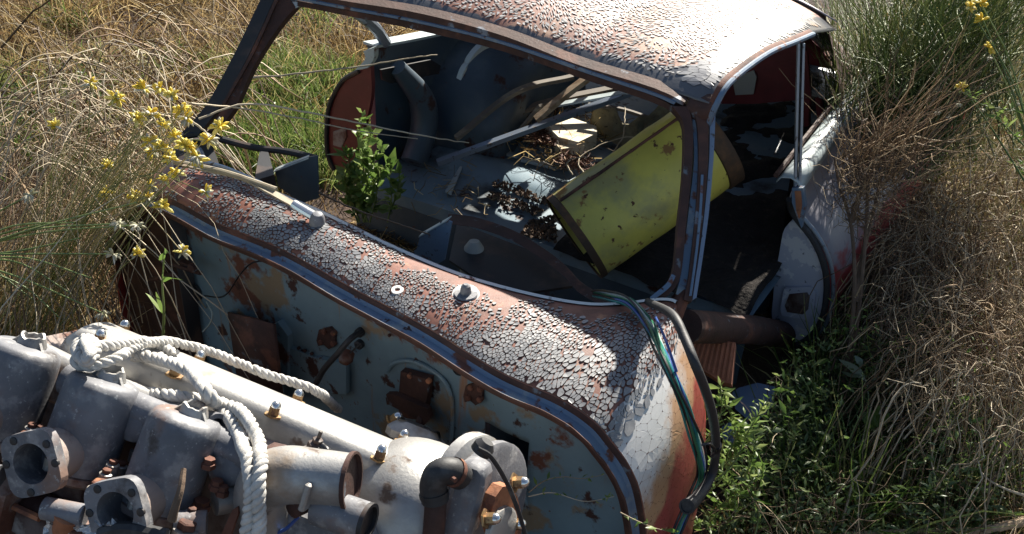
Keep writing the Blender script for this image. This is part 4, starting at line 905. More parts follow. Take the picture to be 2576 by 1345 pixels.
# carburettors
def carb(i):
    cxl = -.059+.152*i; cy, cz = .162, .045
    top = np.array([cxl, cy, cz]); jit = [0, .004, -.003][i]
    r = ebox('carburettor', 'block_metal', top+np.array([0, -.01, -.17]), .105, .10, .06, .014)
    R = .0585
    tax = unit((0, -.17, 1)); elathe('dashpot', 'alloy_dull', top+np.array([0, .012, -.145]), tax, [(R*1.01, 0), (R, .03), (R*.995, .105), (R*.98, .122), (R*.95, .133), (R*.89, .1395), (R*.80, .143), (R*.5, .1455), (R*.34, .146)], 40, r)
    # broken damper cap
    top0 = top; top = top+np.array([.004, -.016, 0])
    n = 20; V = []
    for k in range(n):
        t = 2*math.pi*k/n; rr = .019; jag = .014+.0022*math.sin(k*.9+i)+.0015*math.sin(k*2.1); V.append([EW(top+np.array([(rr+.005)*math.cos(t), (rr+.005)*math.sin(t), -.002])), EW(top+np.array([rr*math.cos(t), rr*math.sin(t), jag])), EW(top+np.array([rr*.78*math.cos(t), rr*.78*math.sin(t), jag])), EW(top+np.array([rr*.72*math.cos(t), rr*.72*math.sin(t), .004]))])
    m = MB().grid(V+V[:1]); m.add([EW(top+np.array([.0145*math.cos(2*math.pi*k/n), .0145*math.sin(2*math.pi*k/n), .005])) for k in range(n)], [tuple(range(n))]); m.build('damper_neck', 'alloy', r, angle=30)
    for t in (.3, 2.6):
        d = np.array([math.cos(t), math.sin(t), 0]); m = MB(); s = np.array([-d[1], d[0], 0])*.0022
        m.prism([EW(top+d*.018+s+np.array([0, 0, .012])), EW(top+d*.019+s+np.array([0, 0, -.001])), EW(top+d*.032+s+np.array([0, 0, -.002]))], -(EB.T@s)*2); m.build('neck_rib', 'alloy', r, smooth=False)
    # body behind and below the dashpot
    top = top0
    ebox('throttle_body', 'block_metal', top+np.array([0, .03, -.225]), .085, .10, .07, .012, r)
    # intake flange facing out
    mc = top+np.array([-.002, .118, -.112-.014*(i == 2)]); ax = np.array([0, 1.0, 0])
    N = 44; out = []; inn = []
    for k in range(N):
        t = 2*math.pi*k/N; ro = .047+.0095*abs(math.cos(2*t+.45))**3; out.append((ro*math.cos(t), ro*1.02*math.sin(t))); inn.append((.0305*math.cos(t), .0305*math.sin(t)))
    g = []
    for k in range(N+1):
        a, b = out[k % N], inn[k % N]
        g.append([EW(mc+np.array([a[0], -.016, a[1]])), EW(mc+np.array([a[0], 0, a[1]])), EW(mc+np.array([b[0], 0, b[1]])), EW(mc+np.array([b[0]*.97, -.02, b[1]*.97])), EW(mc+np.array([b[0]*.9, -.075, b[1]*.9]))])
    fl = MB().grid(g).build('intake_flange', 'alloy_dull', r, angle=35)
    MB().lathe(EW(mc+np.array([0, -.075, 0])), -eN, [(.0285, 0), (.02, .004), (.001, .004)], 24).build('throttle_disc', 'dark_metal', r)
    for t in (.42, 1.15, 2.6, 3.55, 5.0) if i else (.42, 2.6, 5.0):
        rr = .0425; MB().lathe(EW(mc+np.array([rr*math.cos(t), .0012, rr*math.sin(t)])), eN, [(.0062, -.004), (.0062, .0002), (.0058, .0004), (.001, .0005)], 12).build('bolt_hole', 'dark_metal', r)
    MB().lathe(EW(mc+np.array([0, -.016, 0])), -eN, [(.044, 0), (.04, .02), (.04, .07)], 26, cap=False).build('intake_throat', 'alloy_rusty', r)
    elathe('dashpot_flange', 'alloy_rusty', top+np.array([0, .012, -.152]), tax, [(R*.9, -.012), (R*1.06, -.006), (R*1.06, .004), (R*1.0, .006)], 32, r)
    # screws round the dashpot foot
    for dx, dy, z in ((-.078, .03, -.105), (-.08, -.03, -.10), (.076, .045, -.115), (.07, .0, -.118), (.0, .074, -.112), (.078, -.03, -.10)):
        elathe('screw_boss', 'alloy', top+np.array([dx, dy, z-.02]), (0, 0, 1), [(.0105, 0), (.0105, .018), (.009, .019)], 10, r)
        elathe('screw_head', 'rust', top+np.array([dx, dy, z]), (0, 0, 1), [(.007, 0), (.007, .005), (.005, .006)], 6, r)
    elathe('float_union', 'alloy', top+np.array([.085, .065, -.15]), (0, 0, 1), [(.019, 0), (.019, .016), (.014, .017)], 14, r)
    elathe('union_bolt', 'rust', top+np.array([.085, .065, -.132]), (0, 0, 1), [(.0145, 0), (.0145, .01), (.012, .012)], 6, r)
    etube('fuel_boss', 'alloy_dull', [top+np.array([.04, .12, -.165]), top+np.array([.10, .11, -.155])], .017, 14, r)
    elathe('boss_bore', 'rust_dark', top+np.array([.039, .12, -.165]), (-1, .15, -.15), [(.010, 0), (.010, .002), (.001, .0022)], 12, r)
    ebox('float_bowl', 'alloy_rusty', top+np.array([.082, .085, -.23]), .07, .075, .13, .015, r)
    return r
for i in range(3): carb(i)
# linkage pieces at the right of the third carburettor
for (u, v, r_) in ((525, 1165, .009), (545, 1220, .009), (560, 1235, .008), (505, 1270, .012)):
    elathe('link_bolt', 'rust', EL(u, v, 1, .17), (0, .1, 1), [(r_*1.3, -.008), (r_*1.3, 0), (r_, .001), (r_, .008)], 6)
etube('link_barrel', 'alloy', [EL(540, 1262, 1, .16), EL(606, 1250, 1, .13)], .022, 14)
etube('link_barrel', 'alloy_dull', [EL(440, 1320, 1, .22), EL(520, 1318, 1, .2)], .02, 14)
elathe('barrel_bore', 'dark_metal', EL(440, 1320, 1, .222), (-1, .4, 0), [(.014, 0), (.014, .002), (.001, .0022)], 14)
MB().prism([EP(a, b, 1, .19) for a, b in ((560, 1345), (590, 1280), (603, 1272), (604, 1290), (585, 1345))], eN*.006).build('link_lever', 'rust', eng, angle=30)
etube('fuel_line', 'wire_blue', [EL(690, 1345, 1, .15), EL(720, 1330, 1, .16), EL(752, 1300, 1, .15)], .0028, 6)

# ------------------------------------------------------------------ rope over the engine
rope = thing('rope', 'white twisted cotton rope knotted and draped over the engine', 'rope', (.1, -.65, .6))
def rope_run(pts, r=.0086, name='rope_run', pitch=.036, k=8):
    W = spline([EP(u, v, 1, d) if m == 'y' else EP(u, v, 2, d) for u, v, m, d in pts], 24)
    Ln = np.sum(np.linalg.norm(np.diff(W, axis=0), axis=1)); n = max(30, int(Ln/.0022)); P = spline(W, n)
    T = np.gradient(P, axis=0); T /= np.linalg.norm(T, axis=1)[:, None]; A = unit(np.cross(T[0], [0.1, .2, 1])); fr_ = []
    for t in T: A = unit(A-t*(A@t)); fr_.append((A, np.cross(t, A)))
    m = MB(); sarc = np.linspace(0, Ln, n)
    for st in range(3):
        Q = []
        for i in range(n):
            ph = 2*math.pi*(sarc[i]/pitch+st/3)+.35*math.sin(sarc[i]*23+st); a, b = fr_[i]; Q.append(P[i]+(a*math.cos(ph)+b*math.sin(ph)*.9)*r*(.55+.05*math.sin(sarc[i]*61+st*2)))
        m.tube(np.array(Q), r*(.55+.05*np.sin(sarc*97+st*1.3)), k)
    return m.build(name, 'rope', rope, angle=60)
rope_run([(850, 1030, 'z', -.05), (828, 1010, 'z', .0), (808, 992, 'z', .035), (769, 973, 'z', .052), (704, 953, 'z', .056), (650, 935, 'z', .058), (575, 903, 'z', .06), (500, 877, 'z', .062), (415, 860, 'z', .075), (350, 868, 'z', .08), (290, 903, 'z', .075), (240, 920, 'z', .062), (195, 916, 'z', .055), (185, 895, 'z', .06), (200, 878, 'z', .072)])
rope_run([(222, 930, 'z', .03), (212, 905, 'z', .055), (215, 880, 'z', .085), (240, 872, 'z', .09), (300, 868, 'z', .088), (350, 860, 'z', .085), (400, 868, 'z', .068), (440, 893, 'z', .065)])
rope_run([(335, 895, 'z', .058), (390, 902, 'z', .066), (440, 918, 'z', .075), (480, 938, 'z', .076), (505, 968, 'z', .074), (530, 998, 'z', .072), (552, 1025, 'y', .085), (578, 1055, 'y', .11), (600, 1095, 'y', .135), (615, 1135, 'y', .185), (625, 1175, 'y', .205), (630, 1213, 'y', .222), (632, 1250, 'y', .225), (626, 1300, 'y', .22), (618, 1365, 'y', .215)], .0100)
rope_run([(330, 985, 'y', .05), (395, 992, 'y', .098), (450, 998, 'y', .10), (500, 1004, 'y', .085), (550, 1014, 'y', .08), (600, 1032, 'y', .10), (632, 1070, 'y', .13), (650, 1113, 'y', .15), (656, 1158, 'y', .20), (652, 1203, 'y', .222), (650, 1250, 'y', .225), (653, 1300, 'y', .22), (648, 1365, 'y', .215)], .0100)
rope_run([(200, 868, 'z', .08), (195, 888, 'z', .075), (212, 905, 'z', .075), (236, 892, 'z', .085), (238, 868, 'z', .09), (220, 856, 'z', .085), (200, 862, 'z', .075), (192, 880, 'z', .07)], .0095, 'rope_knot')
rope_run([(214, 858, 'z', .09), (222, 875, 'z', .1), (225, 900, 'z', .095), (215, 915, 'z', .08)], .009, 'rope_knot')

# ------------------------------------------------------------------ wiring loom and black hose hanging over the cowl corner
loom = thing('wiring_loom', 'bundle of teal and blue wires draped over the cowl corner', 'wires', (.74, -.1, .1))
lp = spline([PZ(1500, 738, .585), PZ(1535, 746, .63), PZ(1585, 762, .652), PZ(1628, 815, .655), PX(1664, 882, .690), PX(1698, 958, .738), PX(1724, 1020, .762), PX(1745, 1090, .775), PX(1760, 1150, .78), PX(1764, 1195, .78), PX(1748, 1240, .778), PX(1722, 1300, .77), PX(1692, 1370, .768)], 90)
T = np.gradient(lp, axis=0); T /= np.linalg.norm(T, axis=1)[:, None]
cols = ['wire_teal', 'wire_teal', 'wire_green', 'wire_blue', 'wire_teal', 'black_wire', 'wire_pale', 'wire_teal', 'wire_blue', 'wire_green', 'black_wire']
A = unit(np.cross(T[0], [0, 0, 1])); fr_ = []
for t in T: A = unit(A-t*(A@t)); fr_.append((A, np.cross(t, A)))
for k, cn in enumerate(cols):
    ph0 = random.uniform(0, 6.28); rad = random.uniform(.003, .010); tw = random.uniform(-2.5, 2.5); Q = []
    for i in range(90):
        ph = ph0+tw*i/90*2+.5*math.sin(i*.11+k); rr = rad*(1+.35*math.sin(i*.13+k*1.9)); a, b = fr_[i]; Q.append(lp[i]+a*rr*math.cos(ph)+b*rr*math.sin(ph))
    MB().tube(np.array(Q), .0023 if k % 3 else .0028, 7).build('wire', cn, loom)
MB().tube(spline([PZ(1650, 800, .67), PX(1672, 850, .70), PX(1690, 900, .725), PX(1702, 935, .735)], 20), .0024, 6).build('wire', 'wire_blue', loom)
MB().tube(spline([PX(1765, 1120, .80), PX(1785, 1118, .81), PX(1800, 1135, .815), PX(1790, 1150, .81)], 16), .0022, 6).build('wire', 'black_wire', loom)
hose = thing('hose', 'black rubber hose hanging outside the wires, its open end curled back', 'hose', (.8, -.1, .1))
hpth = spline([PZ(1630, 760, .655), PX(1690, 792, .69), PX(1722, 850, .735), PX(1748, 915, .77), PX(1770, 970, .785), PX(1789, 1030, .795), PX(1799, 1090, .80), PX(1800, 1140, .80), PX(1793, 1188, .80), PX(1772, 1228, .80), PX(1748, 1258, .80), PX(1728, 1275, .80)], 60)
MB().tube(hpth, np.interp(np.linspace(0, 1, 60), [0, .3, .85, .93, 1], [.007, .0078, .0082, .011, .0135]), 14, cap=False).build('hose_wall', 'rubber', hose)
hd = unit(hpth[-1]-hpth[-3]); MB().lathe(hpth[-1], hd, [(.0136, -.002), (.0138, .001), (.0105, .001), (.0095, -.03), (.001, -.031)], 18).build('hose_end', 'rubber', hose, angle=40)
MB().tube([hpth[44], hpth[45]], .0105, 12).build('hose_band', 'black_wire', hose)

# ------------------------------------------------------------------ yellow drum lying in the passenger side
R_D = .124
d0, d1 = PY(1447, 597, .50), PY(1797, 353, .80)
def drum():
    r = thing('steel_drum', 'dented yellow steel drum with rust spots lying inside the car', 'drum', (.28, .8, .14))
    ax = unit(d1-d0); Ld = np.linalg.norm(d1-d0)
    prof = [(R_D*.97, .0), (R_D, .006), (R_D, Ld*.95)]
    dw = MB().lathe(d0, ax, [(R_D, Ld*.9*k/24) for k in range(25)], 72, cap=False)
    dw.v = [tuple(np.array(p)+unit(np.array(p)-d0-ax*((np.array(p)-d0)@ax))*(.0028*nz(p, 9)+.0016*nz(p, 25))) for p in dw.v]
    dw.build('drum_wall', 'drum_yellow', r, angle=60)
    MB().lathe(d0, ax, [(R_D*.965, -.004), (R_D*1.02, -.006), (R_D*1.025, .012), (R_D*1.002, .014)], 64, cap=False).build('drum_rim', 'drum_rim', r, angle=40)
    MB().lathe(d0, -ax, [(R_D*.97, -.02), (R_D*.5, -.022), (.001, -.022)], 48).build('drum_end', 'drum_rim', r, angle=40)
    MB().lathe(d0, ax, [(R_D*1.003, Ld*.905), (R_D*1.03, Ld*.915), (R_D*1.03, Ld*1.0), (R_D*.96, Ld*1.005), (R_D*.9, Ld*.98), (.001, Ld*.98)], 64).build('drum_lid', 'drum_rim', r, angle=40)
    # welded seam facing up and forward
    vw = unit(CAM-(d0+d1)/2); vp = unit(vw-ax*(vw@ax)); sN = np.cross(ax, vp); sN = sN if sN[2] > 0 else -sN
    q = sN*math.cos(math.radians(40))+vp*math.sin(math.radians(40))
    MB().tube([d0+q*R_D*1.0+ax*.015, d0+q*R_D*1.0+ax*Ld*.9], .005, 6).build('drum_seam', 'rust', r)
    return r
SEAM = -1
drum()

# ------------------------------------------------------------------ loose things in and round the car
blk = thing('ribbed_brick', 'reddish ribbed terracotta block below the cowl corner', 'brick', (.6, .35, .15))
bf = unit(-FW+UP*.25-RT*.25); b0_ = PX(1782, 905, .62)
bq = lambda u, v, d=0: PP(u, v, b0_+bf*d, bf)
MB().prism([bq(a, b) for a, b in ((1728, 846), (1850, 862), (1840, 966), (1815, 962), (1712, 895))], -bf*.07).build('block_body', 'terracotta', blk, angle=30)
for k in range(11):
    t = k/10; a = np.array((1728, 850))*(1-t)+np.array((1843, 864))*t; b = np.array((1708, 894))*(1-t)+np.array((1828, 958))*t
    if k == 0: b = np.array((1716, 880))
    MB().tube([bq(*a, .0005), bq(*b, .0005)], .0032, 6, squash=.8).build('block_rib', 'terracotta', blk)
tag(MB().tube(spline([PX(1725, 822, .60), PX(1800, 825, .615), PX(1900, 832, .64), PX(2004, 848, .668)], 24)+np.zeros(3), .036, 18).build('rusty_pipe', 'rust_dark'), 'thick dark rusty pipe lying across the door opening', 'pipe')
bs = [PZ(a, b, .14) for a, b in ((1842, 988), (1890, 975), (1935, 985), (1932, 1030), (1900, 1062), (1880, 1056), (1850, 1030))]
tag(MB().prism(bs, (0.01, .01, .012)).build('plastic_sheet', 'plastic_blue'), 'crumpled pale blue plastic scrap on the ground below the brick', 'plastic scrap')
bs = [PZ(a, b, .12) for a, b in ((1815, 1075), (1870, 1060), (1862, 1110), (1838, 1130), (1818, 1110))]
tag(MB().prism(bs, (0.01, .01, .01)).build('plastic_sheet', 'plastic_blue'), 'small pale blue plastic scrap beside the black hose', 'plastic scrap')
def plank(name, A, B, w_, th, mt, label, cat, bend=0.0, parent=None):
    A = np.asarray(A); B = np.asarray(B); mid = (A+B)/2+np.array([0, 0, bend]); P = spline([A, mid, B], 16); d = unit(B-A); s = unit(np.cross(d, [0, 0, 1])); up = np.cross(s, d)
    o = MB().slab(P-s*w_/2, P+s*w_/2, -up*th).build(name, mt, parent, angle=30)
    return tag(o, label, cat) if label else o
plank('trim_strip', PZ(1098, 405, .36), PZ(1595, 225, .56), .024, .014, 'steel_strip', 'long grey metal trim strip resting against the drum inside the car', 'trim strip')
plank('wooden_slat', PZ(1345, 298, .50), PZ(1478, 190, .62), .028, .014, 'wood', 'pale splintered wooden slat standing above the metal trim strip', 'wood', .004)
plank('wooden_slat', PZ(1145, 345, .38), PZ(1440, 190, .52), .022, .012, 'wood_dark', 'weathered dark slat bowed along the wheel arch', 'wood', .05)
plank('wooden_slat', PZ(1150, 335, .34), PZ(1560, 215, .45), .03, .012, 'wood_dark', 'weathered dark slat lying flat beneath the bowed one', 'wood', .02)
plank('green_strip', PZ(1400, 262, .48), PZ(1640, 218, .58), .03, .006, 'pale_panel', 'thin pale green metal strip lying below the roof header', 'trim strip')
cb = thing('broken_box', 'sunlit cream coloured broken box beside rusty debris in the car', 'box', PZ(1450, 345, .34))
MB().prism([PZ(a, b, .36) for a, b in ((1395, 298), (1405, 285), (1500, 318), (1502, 335), (1455, 358), (1405, 345), (1372, 312))], (0, .0, -.05)).build('box_top', 'cardboard', cb, angle=30)
MB().prism([PZ(a, b, .345) for a, b in ((1396, 360), (1440, 352), (1470, 366), (1410, 376))], (0, 0, -.03)).build('box_flap', 'cardboard', cb, angle=30)
sk = []
for i in range(20):
    row = []
    for j in range(16):
        u_, v_ = 1490+230*i/19, 275-20*math.sin(i*.5)+j*10; p = PY(u_, v_, 1.25); p = p+np.array([0, -.05*math.sin(math.pi*i/19)+.02*nz((i*.6, j*.4, 3)), .012*math.sin(i*1.3)*(j < 3)]); row.append(p)
    sk.append(row)
so_ = tag(MB().grid(sk).build('canvas_sheet', 'sack'), 'crumpled olive canvas sheet behind the yellow drum', 'canvas'); so_.modifiers.new('thick', 'SOLIDIFY').thickness = .006
tag(MB().lathe(PZ(1190, 705, .42), unit((-.05, .1, 1)), [(.03, 0), (.032, .03), (.03, .06), (.022, .085), (.012, .10)], 16).build('plastic_bottle', 'plastic_white'), 'dirty white plastic bottle in the dark below the windscreen', 'bottle')
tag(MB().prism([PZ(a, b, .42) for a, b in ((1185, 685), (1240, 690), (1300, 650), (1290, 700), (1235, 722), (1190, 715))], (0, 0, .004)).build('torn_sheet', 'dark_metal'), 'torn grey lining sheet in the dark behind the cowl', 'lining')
# clods of dirt on the seat pan
def clods(name, region, n, z, size, mt, label, cat):
    m = MB()
    for _ in range(n):
        u_, v_ = region(); p = PZ(u_, v_, z+random.uniform(-.002, .012)); s = size*random.uniform(.4, 1.3)
        V = []
        for a in ((1, 0, 0), (-1, 0, 0), (0, 1, 0), (0, -1, 0), (0, 0, 1), (0, 0, -1)): V.append(p+np.array(a)*s*random.uniform(.5, 1.2)+rng.normal(0, s*.2, 3))
        m.add(V, [(0, 2, 4), (2, 1, 4), (1, 3, 4), (3, 0, 4), (2, 0, 5), (1, 2, 5), (3, 1, 5), (0, 3, 5)])
    o = m.build(name, mt, smooth=False); tag(o, label, cat, kind='stuff')
def reg(quad):
    def f():
        a, b = random.random(), random.random(); q = [np.array(k) for k in quad]
        return tuple((q[0]*(1-a)+q[1]*a)*(1-b)+(q[3]*(1-a)+q[2]*a)*b)
    return f
clods('dirt_clods', reg(((1250, 448), (1380, 500), (1370, 516), (1240, 468))), 230, .283, .006, 'dirt', 'crumbly brown dirt along the upper step of the seat pan', 'dirt')
clods('dirt_clods', reg(((1235, 480), (1370, 528), (1340, 540), (1228, 498))), 240, .283, .006, 'dirt', 'crumbly brown dirt along the middle of the seat pan', 'dirt')
clods('dirt_clods', reg(((1330, 555), (1400, 540), (1400, 610), (1310, 590))), 360, .283, .006, 'dirt', 'crumbly brown dirt heap next to the drum end', 'dirt')
clods('dirt_clods', reg(((900, 555), (1060, 590), (1060, 650), (960, 620))), 300, .10, .009, 'dirt', 'brown litter on the floor below the green weed', 'dirt')
def tangle(name, region, n, z, ln, r, mt, label, cat):
    V = []; Fc = []; rn = []
    for i in range(n):
        p = PZ(*region(), z+random.uniform(0, .03)); d = unit(rng.normal(0, 1, 3)*np.array([1, 1, .35]))*ln*random.uniform(.5, 1.2); m_ = p+d*.5+rng.normal(0, ln*.12, 3); P = [p, m_, p+d]; b = len(V); rv = random.random()
        s = unit(np.cross(d, rng.normal(0, 1, 3)))*r
        for q in P: V += [q-s, q+s]; rn += [rv, rv]
        for k in range(2): Fc.append((b+2*k, b+2*k+1, b+2*k+3, b+2*k+2))
    return tag(raw_mesh(name, V, Fc, mt, rnd=rn), label, cat, kind='stuff')
tangle('leaf_litter', reg(((1320, 330), (1400, 318), (1410, 372), (1330, 352))), 500, .32, .03, .0014, 'needles', 'rusty red dry litter beside the broken box', 'litter')
tangle('leaf_litter', reg(((1400, 385), (1480, 395), (1490, 430), (1420, 420))), 260, .32, .035, .0014, 'needles', 'dry brown litter against the drum', 'litter')
tangle('straw_litter', reg(((1010, 430), (1240, 400), (1230, 520), (1090, 520))), 50, .285, .06, .0012, 'dry_grass', 'thin scatter of straw over the blue seat pan', 'litter')
tangle('straw_litter', reg(((1180, 300), (1420, 250), (1600, 330), (1380, 420))), 420, .31, .09, .0013, 'brown_grass', 'dry stalk litter strewn round the broken box and slats', 'litter')
plank('wooden_slat', PZ(1215, 372, .33), PZ(1420, 300, .36), .014, .008, 'wood_dark', 'short grey slat beneath the long trim strip', 'wood', .01)
plank('wooden_slat', PZ(1290, 345, .34), PZ(1360, 262, .50), .016, .009, 'wood_dark', 'short dark slat leaning across the trim strip', 'wood', .0)
plank('wooden_slat', PZ(1480, 260, .42), PZ(1650, 300, .40), .012, .01, 'wood_dark', 'thin dark slat lying in front of the canvas sheet', 'wood', .01)
tangle('straw_litter', reg(((900, 540), (1060, 570), (1060, 640), (900, 600))), 700, .11, .06, .0014, 'brown_grass', 'dry straw litter on the floor inside the windscreen', 'litter')
# scraps at the lower left below the carburettors
tag(MB().lathe(EP(165, 1330, 1, .27), EB.T@unit((.2, .3, 1)), [(.018, -.02), (.02, .02), (.021, .03), (.015, .031)], 12).build('rusty_plug', 'rust_orange'), 'short orange rusty plug below the second carburettor', 'plug')
fm = MB(); G = []
for i in range(18):
    row = []
    for j in range(10):
        p = EP(110+190*i/17, 1318+50*j/9, 1, .28); row.append(p+rng.normal(0, .004, 3))
    G.append(row)
tag(fm.grid(G).build('foil_scrap', 'foil', smooth=False), 'crumpled silver foil scrap at the bottom edge under the carburettors', 'foil')
tag(MB().tube(spline([EP(255, 1345, 1, .28), EP(320, 1332, 1, .28), EP(420, 1350, 1, .27)], 12), .011, 8).build('rubber_tube', 'rubber'), 'grey black rubber tube under the third carburettor', 'tube')
tag(MB().tube([EP(35, 1275, 1, .25), EP(100, 1305, 1, .25)], .006, 6).build('rusty_bolt', 'rust_orange'), 'thin rusty bolt lying at the lower left edge', 'bolt')
tag(MB().tube(spline([EP(462, 1180, 1, .235), EP(455, 1230, 1, .25), EP(440, 1280, 1, .26), EP(432, 1310, 1, .26)], 10), np.linspace(.004, .007, 10), 7).build('dead_twig', 'bark'), 'short brown dead twig leaning on the third carburettor', 'twig')

# ------------------------------------------------------------------ vegetation generators
def paths_mesh(P, r, sides=3, ribbon=False, rnd=None):
    """P (N,K,3) polylines, r (N,K) half widths -> vertices, quads, per-vertex rnd"""
    N, K, _ = P.shape; T = np.gradient(P, axis=1); T /= np.linalg.norm(T, axis=2, keepdims=True)+1e-9
    ref = rng.normal(0, 1, (N, 1, 3)); A = np.cross(T, np.broadcast_to(ref, T.shape)); A /= np.linalg.norm(A, axis=2, keepdims=True)+1e-9
    if rnd is None: rnd = rng.random(N)
    if ribbon:
        V = np.stack([P-A*r[..., None], P+A*r[..., None]], 2); S = 2
    else:
        B = np.cross(T, A); V = np.stack([P+r[..., None]*(A*math.cos(2*math.pi*k/sides)+B*math.sin(2*math.pi*k/sides)) for k in range(sides)], 2); S = sides
    base = (np.arange(N)*K*S)[:, None, None]; i = (np.arange(K-1)*S)[None, :, None]
    if ribbon: k0 = np.array([0])[None, None, :]; k1 = k0+1
    else: k0 = np.arange(S)[None, None, :]; k1 = (k0+1) % S
    F = np.stack([base+i+k0, base+i+k1, base+i+S+k1, base+i+S+k0], -1).reshape(-1, 4)
    return V.reshape(-1, 3), F, np.repeat(rnd, K*S)
def arcs(root, tip, sag, K=6, wob=.0):
    """curved lines from root (N,3) to tip (N,3), pushed up by sag then drooping"""
    t = np.linspace(0, 1, K)[None, :, None]; root = root[:, None, :]; tip = tip[:, None, :]
    P = root*(1-t)+tip*t; N = root.shape[0]; sg = np.broadcast_to(np.asarray(sag, float), (N,))[:, None, None]
    P = P+sg*np.array([0, 0, 1.0])*(4*t*(1-t))
    if wob: P = P+np.cumsum(rng.normal(0, wob, P.shape), axis=1)*(t > 0)
    return P
def gz(XY): return np.array([ground_z(x, y) for x, y in XY])
class Veg:
    def __init__(s): s.V = []; s.F = []; s.R = []; s.n = 0
    def add(s, V, F, R): s.V.append(V); s.F.append(F+s.n); s.R.append(R); s.n += len(V); return s
    def build(s, name, mt, parent=None, smooth=False): return raw_mesh(name, np.vstack(s.V), np.vstack(s.F), mt, parent, np.concatenate(s.R), smooth)
def in_car(XY, m=.0): return (abs(XY[:, 0]) < .74+m) & (XY[:, 1] > -.33-m) & (XY[:, 1] < 2.35)
def grass_patch(name, mt, label, cat, xy, n, h, lean, w_, dirv=(0, 0), clump=.0, K=5, cross=.5, avoid=.03):
    """xy(n) -> root positions"""
    XY = xy(n)
    if clump:
        c = xy(max(3, int(n/60))); idx = rng.integers(0, len(c), n); XY = c[idx]+rng.normal(0, clump, (n, 2))
    XY = XY[~in_car(XY, avoid)]; n = len(XY); root = np.c_[XY, gz(XY)-.01]
    L = h*rng.uniform(.45, 1.15, n); a = rng.uniform(0, 2*math.pi, n); ln = lean*rng.uniform(.2, 1.3, n)
    d = np.stack([np.cos(a)*ln+dirv[0], np.sin(a)*ln+dirv[1]], 1)
    tip = root+np.c_[d*L[:, None], L*np.clip(1-.35*np.linalg.norm(d, axis=1)**1.5, .12, 1)]
    P = arcs(root, tip, L*rng.uniform(.02, .22, n)*np.clip(np.linalg.norm(d, axis=1), 0, 1), K)
    P = P+np.cumsum(rng.normal(0, 1, P.shape)*(.035*L)[:, None, None], axis=1)*(np.arange(K) > 0)[None, :, None]
    r = w_*rng.uniform(.6, 1.3, n)[:, None]*np.array([1, .95, .8, .55, .12] if K == 5 else np.linspace(1, .15, K))[None, :]
    V, F, R = paths_mesh(P, r, ribbon=True)
    return tag(raw_mesh(name, V, F, mt, rnd=R), label, cat, kind='stuff')
def rect(x0, x1, y0, y1): return lambda n: np.c_[rng.uniform(x0, x1, n), rng.uniform(y0, y1, n)]
def quadpx(q, z=0.0):
    Q = np.array([PZ(u, v, z)[:2] for u, v in q])
    def f(n):
        a, b = rng.random((n, 1)), rng.random((n, 1)); return (Q[0]*(1-a)+Q[1]*a)*(1-b)+(Q[3]*(1-a)+Q[2]*a)*b
    return f
# dry grass on the bank behind and left of the car
grass_patch('dry_grass', 'brown_grass', 'matted brown dry grass on the bank behind the windscreen frame', 'grass', quadpx(((-650, -300), (1350, -300), (1050, 330), (-650, 520))), 33000, .19, 1.35, .0019, (-.15, -.15), clump=.08)
grass_patch('dry_grass', 'dry_grass', 'pale straw stalks standing in the brown grass at the upper left', 'grass', quadpx(((-500, -200), (1300, -220), (900, 260), (-500, 420))), 3000, .34, .9, .0014, (-.2, -.2), clump=.1)
grass_patch('green_grass', 'green_grass', 'olive green blades mixed into the brown grass at the upper left', 'grass', quadpx(((-500, -200), (900, -220), (700, 260), (-500, 420))), 2200, .18, .9, .0021, (-.1, -.1), clump=.05)
grass_patch('green_grass', 'green_grass', 'fresh green grass growing in the far door opening', 'grass', quadpx(((560, 210), (850, 170), (940, 470), (600, 480))), 6500, .17, .8, .0024, (-.05, 0), clump=.05, avoid=-.12)
grass_patch('green_grass', 'green_grass', 'green tufts scattered through the brown grass behind the far pillar', 'grass', quadpx(((700, -80), (1200, -120), (1100, 90), (720, 200))), 1300, .2, .9, .0022, clump=.05)
grass_patch('dark_grass', 'green_grass', 'dark green undergrowth at the left edge beside the cowl', 'grass', quadpx(((-250, 280), (330, 250), (330, 470), (-250, 520))), 2600, .16, .6, .002, clump=.07)
# sunlit dry grass left of the engine and in front
grass_patch('dry_grass', 'dry_grass', 'dry straw grass clump at the left edge beside the first carburettor', 'grass', rect(-1.35, -.80, -.75, -.25), 2000, .42, .75, .0014, (.25, .05), clump=.07)
grass_patch('brown_grass', 'brown_grass', 'dark brown grass on the ground left of the bulkhead', 'grass', rect(-1.5, -.75, -.6, .6), 3200, .28, .8, .0014, clump=.08)
# right bank: brown tangle
grass_patch('brown_grass', 'brown_grass', 'tangled brown wiry grass on the right bank behind the rear wing', 'grass', quadpx(((2170, 60), (2900, -100), (3000, 1000), (2330, 900))), 6500, .24, 1.3, .0021, (-.05, -.1), clump=.11)
grass_patch('dry_grass', 'dry_grass', 'pale curled straw over the brown grass on the right bank', 'grass', quadpx(((2230, 300), (2800, 200), (2900, 1100), (2300, 950))), 5500, .24, 1.5, .0021, (-.05, -.1), clump=.12)
grass_patch('green_grass', 'green_grass', 'short dark green grass at the lower right', 'grass', quadpx(((1760, 1180), (2700, 1050), (2800, 1500), (1700, 1500))), 2200, .16, .7, .0017, (0, -.2), clump=.06)
grass_patch('brown_grass', 'brown_grass', 'flattened dead grass along the bottom right edge', 'grass', quadpx(((2000, 1280), (2750, 1200), (2800, 1500), (1900, 1500))), 2600, .22, 1.3, .0015, (.3, -.2), clump=.08)

